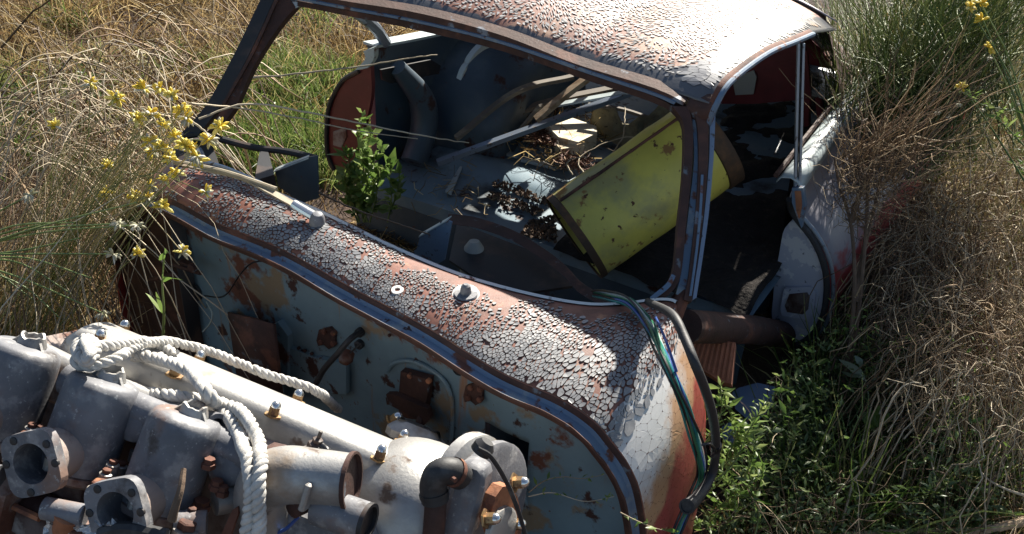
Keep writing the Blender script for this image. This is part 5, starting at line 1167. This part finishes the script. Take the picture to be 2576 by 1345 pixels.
# curled twig tangles (each line a thin woody stalk)
def twigs(name, mt, label, cat, region_tip, z0, z1, n, L, r, root_spread=.3, sag=.2, K=8, kind='stuff', parent=None, wob=.006):
    V_ = Veg(); u = []
    tips = np.array([PZ(*region_tip(), random.uniform(z0, z1)) for _ in range(n)])
    a = rng.uniform(0, 2*math.pi, n); root = tips+np.c_[np.cos(a)*L*rng.uniform(.3, 1, n), np.sin(a)*L*rng.uniform(.3, 1, n), -tips[:, 2]*rng.uniform(.3, .95, n)]
    P = arcs(root, tips, L*sag*rng.uniform(.3, 1.2, n), K, wob); rr = r*rng.uniform(.6, 1.4, (n, 1))*np.linspace(1.1, .45, K)[None, :]
    V_.add(*paths_mesh(P, rr)); o = V_.build(name, mt, parent); return tag(o, label, cat, kind=kind)
twigs('dry_stalks', 'twig_pale', 'long arching pale stalks over the grass at the upper left', 'stalks', reg(((0, 120), (480, 90), (450, 430), (0, 420))), .25, .6, 170, .55, .0021, sag=.3)
twigs('dry_stalks', 'twig', 'brown curled stalks tangled at the left edge', 'stalks', reg(((-50, 230), (420, 260), (330, 640), (-50, 700))), .2, .55, 420, .35, .0014, sag=.3)
twigs('dry_stalks', 'twig', 'curled brown stalks tangled over the right bank', 'stalks', reg(((2180, 520), (2620, 380), (2620, 1000), (2250, 900))), .1, .45, 1500, .2, .0013, sag=.4, wob=.011)
twigs('dry_stalks', 'twig_pale', 'thin pale stalks lying over the right bank', 'stalks', reg(((2200, 420), (2620, 300), (2620, 1100), (2300, 1000))), .08, .42, 1100, .16, .0016, sag=.45, wob=.012)
twigs('dry_stalks', 'twig', 'fine twigs crossing the dark weeds at the lower right', 'stalks', reg(((1850, 1000), (2620, 900), (2620, 1345), (1850, 1345))), .03, .3, 220, .25, .001, sag=.3)

twigs('dead_stems', 'twig', 'thick broken brown stems lying through the right bank', 'stems', reg(((2180, 480), (2620, 340), (2640, 1050), (2260, 920))), .08, .4, 110, .34, .0026, sag=.3, wob=.012)
twigs('dead_stems', 'twig_pale', 'thick bleached stems lying on the right bank', 'stems', reg(((2200, 480), (2620, 380), (2640, 1100), (2300, 950))), .1, .42, 70, .3, .0024, sag=.35, wob=.012)
twigs('dead_stems', 'twig', 'thick brown branching stems at the upper left', 'stems', reg(((-20, 40), (560, 20), (440, 400), (-20, 420))), .15, .5, 90, .5, .0032, sag=.3, wob=.014)
twigs('dry_stalks', 'twig_pale', 'pale dry stalks spilling over the left end of the cowl', 'stalks', reg(((90, 370), (430, 390), (400, 520), (60, 560))), .60, .74, 75, .4, .0014, sag=.15, wob=.007)
# leaves
def leaf_quads(C, size, up=None, asp=.42, rnd=None, droop=.25):
    """diamond leaves (two bent quads each) at C (N,3)"""
    N = len(C); d = rng.normal(0, 1, (N, 3)); d[:, 2] = abs(d[:, 2])*.5+.1
    if up is not None: d = d+up
    d /= np.linalg.norm(d, axis=1)[:, None]; s = np.cross(d, rng.normal(0, 1, (N, 3))); s /= np.linalg.norm(s, axis=1)[:, None]; nrm = np.cross(d, s)
    L = (size*np.clip(rng.lognormal(-.08, .38, N), .4, 2.2))[:, None]; W = L*asp*.5
    V = np.stack([C, C+d*L*.45+s*W-nrm*L*.05, C+d*L-nrm*L*droop, C+d*L*.45-s*W-nrm*L*.05, C+d*L*.5+nrm*L*.03], 1).reshape(-1, 3)
    b = (np.arange(N)*5)[:, None]; F = np.concatenate([np.c_[b, b+1, b+4], np.c_[b+1, b+2, b+4], np.c_[b+2, b+3, b+4], np.c_[b+3, b, b+4]], 0)
    if rnd is None: rnd = rng.random(N)
    return V, F, np.repeat(rnd, 5)
def weed(name, label, cat, stems, leaf_mt, stem_mt, leaf, n_leaf, rs=.0022, group=None, asp=.42, flower=None):
    """stems: list of polylines; leaves spread along them"""
    P = [spline(s, 14) for s in stems]; root = P[0][0]
    r = thing(name, label, cat, tuple(root), group)
    V_ = Veg(); V_.add(*paths_mesh(np.array(P), np.linspace(1.2, .4, 14)[None, :]*rs*np.ones((len(P), 1)), 5)); V_.build('stem', stem_mt, r)
    C = []; U = []
    for p in P:
        k = rng.uniform(.12, 1, n_leaf)*13; i = np.minimum(k.astype(int), 12); C.append(p[i]+(p[i+1]-p[i])*(k-i)[:, None]); U.append(np.gradient(p, axis=0)[i]*10)
    L_ = Veg(); L_.add(*leaf_quads(np.vstack(C), leaf, up=np.vstack(U), asp=asp)); L_.build('leaf', leaf_mt, r)['kind'] = 'stuff'
    return r
grass_patch('broom_stalks', 'stalk_mix', 'yellow green wiry stalks standing in the brown tangle on the right bank', 'grass', quadpx(((2230, 250), (2800, 100), (2800, 900), (2320, 780))), 8000, .32, .9, .0021, (0, -.12), clump=.08)
grass_patch('green_grass', 'green_grass', 'bright green blades rising from the weeds at the lower right', 'grass', quadpx(((1900, 1000), (2450, 900), (2550, 1350), (1850, 1350))), 900, .34, .7, .0026, (0, -.1), clump=.05)
# leafy weed inside the far door opening
def wp(pts, y0, y1): return [PY(u, v, y0+(y1-y0)*i/max(1, len(pts)-1)) for i, (u, v) in enumerate(pts)]
weed('weed', 'bright leafy weed growing up through the floor behind the windscreen', 'weed', [wp(((915, 560), (905, 500), (915, 440), (905, 360), (912, 285)), .44, .44), wp(((930, 560), (945, 500), (950, 430), (925, 380), (935, 330)), .44, .42), wp(((900, 560), (880, 500), (885, 430), (870, 380)), .45, .46), wp(((925, 560), (900, 480), (930, 420), (960, 370)), .44, .43), wp(((920, 560), (910, 500), (925, 460), (930, 400)), .44, .44), wp(((905, 560), (885, 500), (868, 450), (880, 410)), .45, .45), wp(((915, 560), (935, 490), (955, 440), (975, 420)), .44, .44), wp(((915, 560), (920, 520), (890, 470), (900, 430)), .44, .44)], 'leaf_bright', 'stem_green', .027, 55, .0024, asp=.6)
weed('weed', 'small leafy weed right of the larger one behind the windscreen', 'weed', [wp(((975, 560), (985, 500), (980, 450), (985, 415)), .45, .45), wp(((980, 540), (1000, 480), (1005, 430)), .46, .46)], 'leaf_bright', 'stem_green', .032, 26, .0022, asp=.55)
weed('weed', 'yellowish weed in the grass beside the far pillar', 'weed', [wp(((770, 330), (765, 270), (770, 210), (762, 190)), 1.0, 1.05), wp(((690, 350), (680, 300), (688, 260)), .9, .95)], 'leaf_bright', 'stem_green', .022, 26, .002)
# long green stalk standing before the bulkhead
st = weed('weed', 'single green stalk with narrow leaves in front of the bulkhead', 'weed', [[PY(410, 850, -.46), PY(412, 780, -.46), PY(408, 720, -.455), PY(410, 680, -.45), PY(415, 630, -.45)]], 'stem_green', 'stem_green', .004, 6, .0028)
for pts, wd_ in ((((410, 790), (395, 770), (375, 745), (366, 738)), .006), (((410, 790), (402, 765), (392, 735)), .004), (((412, 710), (425, 700), (445, 702), (460, 705)), .005), (((408, 690), (412, 700), (420, 698)), .003), (((415, 640), (405, 650), (400, 655)), .005), (((415, 632), (420, 640), (414, 625)), .006)):
    p = spline([PY(u, v, -.455) for u, v in pts], 8); s = RT*.3+UP*.7; V_ = Veg(); V_.add(*paths_mesh(p[None], (np.array([.3, .7, 1, 1, .95, .8, .5, .1])*wd_)[None], ribbon=True)); V_.build('leaf', 'leaf_bright', st)
# weeds beside the wires, sprigs with star-like leaf whorls
sprigs = [((1770, 1120), (1800, 1080), (1815, 1030), (1812, 968)), ((1760, 1130), (1775, 1060), (1770, 1000), (1760, 985)), ((1830, 1150), (1850, 1100), (1840, 1050), (1822, 1010)), ((1800, 1210), (1850, 1160), (1880, 1090), (1935, 1000)),
          ((1760, 1260), (1820, 1200), (1850, 1130), (1862, 1080)), ((1780, 1320), (1840, 1260), (1900, 1200), (1950, 1165)), ((1720, 1345), (1780, 1300), (1840, 1250), (1880, 1240)), ((1830, 1345), (1850, 1290), (1840, 1230), (1800, 1180)),
          ((1760, 1210), (1790, 1170), (1820, 1130), (1815, 1085)), ((1900, 1345), (1910, 1290), (1890, 1240), (1900, 1190)), ((1690, 1330), (1740, 1318), (1800, 1325), (1850, 1318)), ((1870, 1210), (1890, 1160), (1900, 1110), (1890, 1070))]
ORD = dict(zip(sorted(range(4, 12), key=lambda k: sprigs[k][-1][0]), ('first', 'second', 'third', 'fourth', 'fifth', 'sixth', 'seventh', 'eighth')))
for i, s in enumerate(sprigs):
    weed('weed_sprig', ['tallest pale green weed sprig beside the wires, in front of the brick', 'weed sprig between the wires and the black hose', 'weed sprig rising over the black hose, right of the tall sprig', 'long weed sprig leaning right below the blue scrap'][i] if i < 4 else 'pale green weed sprig by the black hose, %s of eight counting tips from the left' % ORD[i], 'weed', [wp(s, -.02+.02*(i % 3), .05+.03*(i % 2))], 'leaf_bright', 'stem_green', .022, 50, .0017, group=None if i < 4 else 'weed sprigs below the hose', asp=.3)
for i, s in enumerate((((1330, 1240), (1370, 1210), (1420, 1200), (1465, 1205), (1520, 1195)), ((1330, 1250), (1390, 1240), (1470, 1262), (1545, 1250)), ((1560, 1290), (1600, 1310), (1650, 1330), (1700, 1340)))):
    weed('weed_sprig', ['thin weed sprig crossing the dark duct opening of the bulkhead', 'thin weed sprig reaching right along the lower bulkhead', 'weed sprig in front of the red side of the cowl'][i], 'weed', [wp(s, -.42, -.36 if i < 2 else -.35)], 'leaf_bright', 'twig_pale', .012, 16, .001, asp=.35)
# leafy cover lower right (uncountable)
def leaf_cover(name, mt, label, q, n, z1, size, asp=.4):
    XY = quadpx(q)(int(n*1.7)); XY = XY[~in_car(XY, .02)]; dn = np.array([noise.noise(Vector((x*6, y*6, size*900))) for x, y in XY]); XY = XY[dn+rng.normal(0, .12, len(XY)) > .0]; XY = XY[:n]; C = np.c_[XY, gz(XY)+z1*rng.random(len(XY))**1.6]
    V_ = Veg(); V_.add(*leaf_quads(C, size, asp=asp)); return tag(V_.build(name, mt), label, 'ground cover', kind='stuff')
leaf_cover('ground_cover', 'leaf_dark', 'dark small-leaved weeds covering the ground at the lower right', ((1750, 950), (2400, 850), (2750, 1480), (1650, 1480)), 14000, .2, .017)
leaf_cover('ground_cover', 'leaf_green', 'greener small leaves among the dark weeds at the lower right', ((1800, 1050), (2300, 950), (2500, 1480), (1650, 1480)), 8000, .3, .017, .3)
leaf_cover('ground_cover', 'leaf_bright', 'pale leaves, coloured as if sunlit, on top of the weeds at the lower right', ((1850, 1000), (2350, 920), (2450, 1400), (1780, 1400)), 3000, .36, .017, .33)  # lighter leaves set higher up, sunlight put into their colour
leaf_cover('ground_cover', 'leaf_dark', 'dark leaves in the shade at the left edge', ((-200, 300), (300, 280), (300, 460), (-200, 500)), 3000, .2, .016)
for q_, n_, lb_ in ((((2180, 400), (2800, 250), (2850, 1050), (2300, 930)), 1500, 'dead brown leaves caught in the right bank'), (((-300, -150), (900, -180), (650, 330), (-300, 420)), 1800, 'dead brown leaves caught in the grass at the upper left')):
    leaf_cover('dead_leaves', 'dead_leaf', lb_, q_, n_, .26, .022, .35)['category'] = 'leaves'
def big_leaf(pts, w_, mt, label, y):
    p = spline(wp(pts, y, y+.02), 10); V_ = Veg(); V_.add(*paths_mesh(p[None], (np.array([.1, .4, .75, .95, 1, 1, .9, .7, .4, .08])*w_)[None], ribbon=True)); return V_
lf2 = thing('thistle_leaf', 'pale grey lobed leaf on a stalk beneath the rear wing', 'leaf', tuple(PY(2110, 960, .6)))
for pts, w_ in ((((2180, 960), (2150, 930), (2110, 905)), .012), (((2165, 945), (2140, 945), (2115, 935)), .008), (((2160, 935), (2165, 915), (2150, 895)), .008), (((2185, 960), (2200, 955), (2215, 948)), .008), (((2180, 960), (2185, 1000), (2180, 1060)), .002)):
    big_leaf(pts, w_, 'leaf_grey', '', .55).build('leaf_lobe', 'leaf_grey', lf2)
lf3 = thing('broad_leaf_weed', 'bright green broad leaves among the dark weeds at the right', 'weed', tuple(PY(2200, 1100, .55)))
for pts, w_ in ((((2200, 1085), (2190, 1060), (2165, 1035)), .016), (((2205, 1080), (2225, 1060), (2235, 1040)), .012), (((2170, 1140), (2190, 1115), (2215, 1095)), .016), (((2210, 1090), (2205, 1040), (2230, 1010)), .008)):
    big_leaf(pts, w_, 'leaf_bright', '', .5).build('leaf', 'leaf_bright', lf3)

# broom bush at the upper right: brown trunks before the wing, green wiry crown
bush = thing('broom_bush', 'broom bush with bare brown stems and a wiry green crown at the upper right', 'bush', tuple(PY(2120, 1000, .62)))
def bx3(u, v, y): return PY(u, v, y)
tr = [[(2115, 1010, .62), (2140, 850, .66), (2150, 700, .72), (2140, 560, .80), (2112, 470, .86), (2100, 400, .92)], [(2118, 1010, .64), (2150, 850, .68), (2168, 700, .74), (2180, 560, .82), (2185, 430, .90), (2200, 300, 1.0)], [(2150, 760, .70), (2175, 620, .80), (2205, 500, .88), (2225, 400, .95)], [(2140, 560, .80), (2165, 470, .86), (2155, 380, .92), (2170, 300, 1.0)]]
for t in tr: MB().tube(spline([bx3(*k) for k in t], 20), np.linspace(.0075, .003, 20), 7).build('trunk', 'bark', bush)
def fan(n, root_px, tip_px, yr, yt, r, mt, name, K=7, sag=.0, wob=.004):
    root = np.array([PY(*root_px(), random.uniform(*yr)) for _ in range(n)]); tip = np.array([PY(*tip_px(), random.uniform(*yt)) for _ in range(n)])
    V_ = Veg(); P = arcs(root, tip, sag*rng.uniform(.2, 1, n), K, wob); V_.add(*paths_mesh(P, r*rng.uniform(.6, 1.3, (n, 1))*np.linspace(1.2, .45, K)[None, :])); o = V_.build(name, mt, bush); o['kind'] = 'stuff'; return o
fan(1300, reg(((2070, 250), (2420, 200), (2360, 460), (2100, 480))), reg(((2030, -120), (2640, -140), (2600, 160), (2050, 230))), (1.15, 1.7), (1.2, 2.4), .0016, 'broom_green', 'crown', wob=.012)
fan(420, reg(((2200, 100), (2560, 60), (2560, 400), (2240, 420))), reg(((2150, -250), (2800, -260), (2640, 60), (2180, 80))), (1.2, 1.8), (1.2, 2.5), .0017, 'broom_green', 'crown', wob=.014)
fan(240, reg(((2100, 380), (2330, 340), (2280, 520), (2110, 500))), reg(((2050, 100), (2600, 60), (2560, 420), (2060, 380))), (.85, 1.1), (.65, 1.5), .0012, 'twig', 'twigs', wob=.012)
fan(150, reg(((2110, 440), (2220, 430), (2200, 600), (2120, 600))), reg(((2050, 300), (2380, 330), (2380, 640), (2080, 560))), (.75, .9), (.65, 1.1), .0009, 'twig', 'fine_twigs', wob=.010)
fan(240, reg(((2300, -100), (2700, -100), (2700, 100), (2300, 100))), reg(((2200, -700), (3100, -700), (3000, -150), (2200, -200))), (1.5, 2.2), (1.5, 2.8), .0018, 'broom_green', 'upper_crown', wob=.012)

# yellow-flowered plants
def flower_mesh(name, npet, nbud, size):
    V_ = Veg(); B_ = Veg()
    def pods(n, L, W, lo, hi):
        th = rng.uniform(0, 2*math.pi, n); el = rng.uniform(lo, hi, n); d = np.c_[np.cos(th)*np.cos(el), np.sin(th)*np.cos(el), np.sin(el)]
        ln = L*rng.uniform(.75, 1.15, n); P = d[:, None, :]*(ln[:, None, None]*np.array([.12, .4, .75, 1.0])[None, :, None]); P[:, :, 2] += .12*L*np.array([0, .3, .2, -.3])[None, :]
        return paths_mesh(P, W*np.array([.5, 1, .95, .25])[None, :]*rng.uniform(.8, 1.2, (n, 1)), 4)
    return pods(npet, size, size*.19, -.5, 1.3), pods(nbud, size*.95, size*.14, -1.2, .8)
FL = []
for k in range(5):
    n1, n2 = ((14, 7), (10, 10), (16, 5), (8, 13), (10, 6))[k]; (a, b) = flower_mesh('f', n1, n2, .019)
    mp = raw_mesh('petals', *a[:2], 'petal', rnd=a[2], smooth=True); mb = raw_mesh('sepals', *b[:2], 'bud', rnd=b[2], smooth=True)
    FL.append((mp.data, mb.data)); bpy.data.objects.remove(mp); bpy.data.objects.remove(mb)
a, b = flower_mesh('f', 1, 14, .017); mb = raw_mesh('buds', *b[:2], 'bud', rnd=b[2], smooth=True); BUD = mb.data; bpy.data.objects.remove(mb)
def put(me, name, p, parent, s=1.0, tilt=None):
    o = bpy.data.objects.new(name, me); COL.objects.link(o); o.location = tuple(p); o.rotation_euler = (random.uniform(-.5, .5), random.uniform(-.5, .5), random.uniform(0, 6.28)); o.scale = (s, s, s); adopt(o, parent); return o
fp = thing('flowering_plant', 'yellow flowering plant with green stalks leaning over the left end of the cowl', 'plant', (-1.0, -.35, 0))
heads = [(138, 318), (228, 212), (290, 248), (362, 226), (402, 222), (430, 240), (378, 290), (343, 300), (470, 298), (455, 278), (410, 318), (525, 355), (552, 320), (380, 380), (376, 358), (440, 345), (425, 382), (465, 368), (495, 395), (430, 400), (272, 418), (445, 438), (413, 455), (380, 470), (265, 485), (340, 500), (372, 500), (410, 520), (517, 485), (345, 500), (345, 640), (458, 635), (405, 375), (480, 380), (500, 405)]
root0 = np.array([-1.02, -.38, .02]); SV = Veg()
for i, (u, v) in enumerate(heads):
    y = random.uniform(-.40, -.24) if v < 560 else -.42; p = PY(u, v, y)
    a, b = FL[i % 5]; s = random.uniform(.8, 1.15); put(a, 'flower_head', p, fp, s); put(b, 'sepals', p, fp, s)
    base = PY(random.uniform(60, 330), random.uniform(360, 520), y+random.uniform(-.08, .08)) if i % 3 else root0+rng.normal(0, .05, 3)
    P = spline([root0+rng.normal(0, .06, 3)*np.array([1, 1, .2]), base*.5+p*.5+np.array([0, 0, -.03])+rng.normal(0, .02, 3), p], 10)
    SV.add(*paths_mesh(P[None], np.linspace(.0017, .0009, 10)[None], 4))
n = 120
tp = np.array([PY(*reg(((110, 300), (480, 260), (470, 470), (180, 450)))(), random.uniform(-.42, -.2)) for _ in range(n)]); rt = root0+rng.normal(0, .09, (n, 3))*np.array([1, 1, .3])
SV.add(*paths_mesh(arcs(rt, tp, rng.uniform(-.02, .1, n), 8, .004), .0011*rng.uniform(.6, 1.4, (n, 1))*np.linspace(1.2, .5, 8)[None]))
SV.build('stalks', 'stalk_mix', fp)['kind'] = 'stuff'
fp2 = thing('budding_plant', 'green stalks with white buds fanning in from the left edge', 'plant', tuple(PY(-60, 640, -.55)))
SV = Veg(); hub = PY(-90, 640, -.55)
for (u, v, bud) in ((345, 510, 0), (345, 567, 1), (300, 563, 1), (285, 640, 1), (262, 790, 1), (75, 490, 1), (200, 600, 0), (230, 700, 0), (180, 740, 0), (130, 560, 0), (190, 560, 0), (150, 800, 0), (90, 760, 0)):
    p = PY(u, v, -.5); P = spline([hub+rng.normal(0, .02, 3), hub*.5+p*.5+np.array([0, 0, .012])+rng.normal(0, .008, 3), p], 12); SV.add(*paths_mesh(P[None], np.linspace(.0026, .0013, 12)[None], 5))
    if bud: put(BUD, 'bud_head', p, fp2, random.uniform(.85, 1.2))
for k in range(5): SV.add(*paths_mesh(spline([np.array([hub[0]+rng.normal(-.05, .03), hub[1]+rng.normal(0, .03), ground_z(hub[0], hub[1])-.02]), hub*.6+np.array([hub[0], hub[1], 0])*.4+rng.normal(0, .012, 3)-np.array([.03, 0, 0]), hub], 12)[None], np.linspace(.004, .0026, 12)[None], 5))
SV.build('stalks', 'stem_green', fp2)
fp3 = thing('mustard_plant', 'light green flowering plant with yellow blooms at the right edge', 'plant', tuple(PY(2560, 700, .9)))
SV = Veg(); hub = PY(2640, 560, .9)
for i, (u, v) in enumerate(((2438, 18), (2472, 50), (2488, 120), (2420, 222), (2466, 8))):
    p = PY(u, v, .95); put(FL[(i+2) % 5][0], 'flower_head', p, fp3, .95); P = spline([hub, hub*.4+p*.6+rng.normal(0, .02, 3), p], 10); SV.add(*paths_mesh(P[None], np.linspace(.003, .0014, 10)[None], 5))
for s in (((2660, 300), (2560, 280), (2480, 268), (2425, 235)), ((2660, 520), (2600, 400), (2540, 330), (2500, 290)), ((2660, 560), (2620, 450), (2560, 420))):
    P = spline([PY(u, v, .95) for u, v in s], 14); SV.add(*paths_mesh(P[None], np.linspace(.003, .0015, 14)[None], 5)); SV_l = Veg(); SV_l.add(*leaf_quads(P[rng.integers(0, 14, 60)]+rng.normal(0, .006, (60, 3)), .02, asp=.25)); SV_l.build('leaf', 'leaf_bright', fp3)['kind'] = 'stuff'
SV.add(*paths_mesh(spline([np.array([hub[0]+.05, hub[1]+.05, -.05]), np.array([hub[0]+.04, hub[1], hub[2]*.5]), hub], 12)[None], np.linspace(.005, .003, 12)[None], 5))
SV.build('stalks', 'stem_green', fp3)
seeds = ((2412, 262), (2388, 295), (2512, 275), (2530, 310), (2358, 282), (2240, 8), (2490, 145), (2470, 275), (2560, 260))
SO = {k: n_ for k, n_ in zip(sorted(range(9), key=lambda k: seeds[k][0]), ('leftmost', 'second', 'third', 'fourth', 'fifth', 'sixth', 'seventh', 'eighth', 'rightmost'))}
for i, (u, v) in enumerate(seeds):
    o = bpy.data.objects.new('seed_head', BUD); COL.objects.link(o); o.location = tuple(PY(u, v, 1.0)); o.scale = (.55, .55, .55); tag(o, 'small round white seed head at the upper right, %s of nine from the left' % SO[i], 'seed head', 'white seed heads among the broom')
# bare stems strung across the windscreen opening
for i, (pts, y0, y1, r, lb) in enumerate(((((500, 300), (620, 262), (780, 285), (900, 310), (1080, 345), (1180, 360)), -.1, .4, .0022, 'long grey dry stem reaching from the far pillar into the car'), (((480, 262), (600, 272), (760, 300), (900, 330), (1050, 350)), -.12, .38, .0018, 'thin dry stem running just below the long grey one'), (((600, 200), (760, 185), (890, 170), (1010, 150), (1100, 138)), .3, .7, .0025, 'dry stem in front of the red shut face, near its top'), (((800, 485), (900, 530), (1020, 570), (1080, 590)), .05, .0, .0022, 'dark stem lying behind the cowl below the weed'), (((475, 300), (545, 355), (600, 410), (648, 458)), -.15, -.12, .0022, 'pale forked stem touching the wiper blade'))):
    p = spline(wp(pts, y0, y1), 30)+rng.normal(0, .0006, (30, 3)); V_ = Veg(); V_.add(*paths_mesh(p[None], np.linspace(1.2, .7, 30)[None]*r, 5, rnd=np.array([.3 if i == 3 else .8]))); tag(V_.build('dry_stem', 'twig_pale' if i != 3 else 'twig'), lb, 'stem')
# twigs in the car by the drum
for i, pts in enumerate((((1340+180, 500), (1400+55, 410), (1500, 372), (1560, 348), (1600, 345)), ((1440, 440), (1425, 415), (1440, 400), (1480, 395)), ((1500, 440), (1530, 400), (1555, 365), (1570, 330), (1572, 270)))):
    p = spline([PZ(u, v, .36+.02*k) for k, (u, v) in enumerate(pts)], 24)+rng.normal(0, .001, (24, 3)); V_ = Veg(); V_.add(*paths_mesh(p[None], np.linspace(.0026, .0014, 24)[None], 5, rnd=np.array([.7]))); tag(V_.build('dead_twig', 'twig_pale'), ['branching pale twig lying along the top of the drum', 'small curled pale twig at the drum edge', 'upright thin twig behind the drum'][i], 'twig')
# fallen branch in the lower right corner
p = spline([PZ(2400, 1365, .10), PZ(2460, 1338, .12), PZ(2520, 1325, .13), PZ(2620, 1305, .13)], 20)+rng.normal(0, .001, (20, 3))
tag(MB().tube(p, np.linspace(.007, .012, 20), 8).build('fallen_branch', 'wood'), 'pale fallen branch in the lower right corner', 'branch')
p = spline([PZ(1980, 1372, .08), PZ(2150, 1345, .08), PZ(2400, 1335, .08), PZ(2500, 1340, .08)], 20); tag(MB().tube(p, .006, 7).build('fallen_branch', 'twig_pale' if False else 'wood'), 'thin dead branch along the bottom edge', 'branch')
for i, s in enumerate((((2620, 1260), (2540, 1235), (2490, 1210), (2470, 1190)), ((2640, 1000), (2560, 950), (2480, 930), (2400, 945)))):
    p = spline([PZ(u, v, .22) for u, v in s], 14); V_ = Veg(); V_.add(*paths_mesh(p[None], np.linspace(.004, .0016, 14)[None], 5, rnd=np.array([.8]))); tag(V_.build('dry_stem', 'twig_pale'), ['pale curved stem above the fallen branch', 'pale curved stem on the right bank'][i], 'stem')
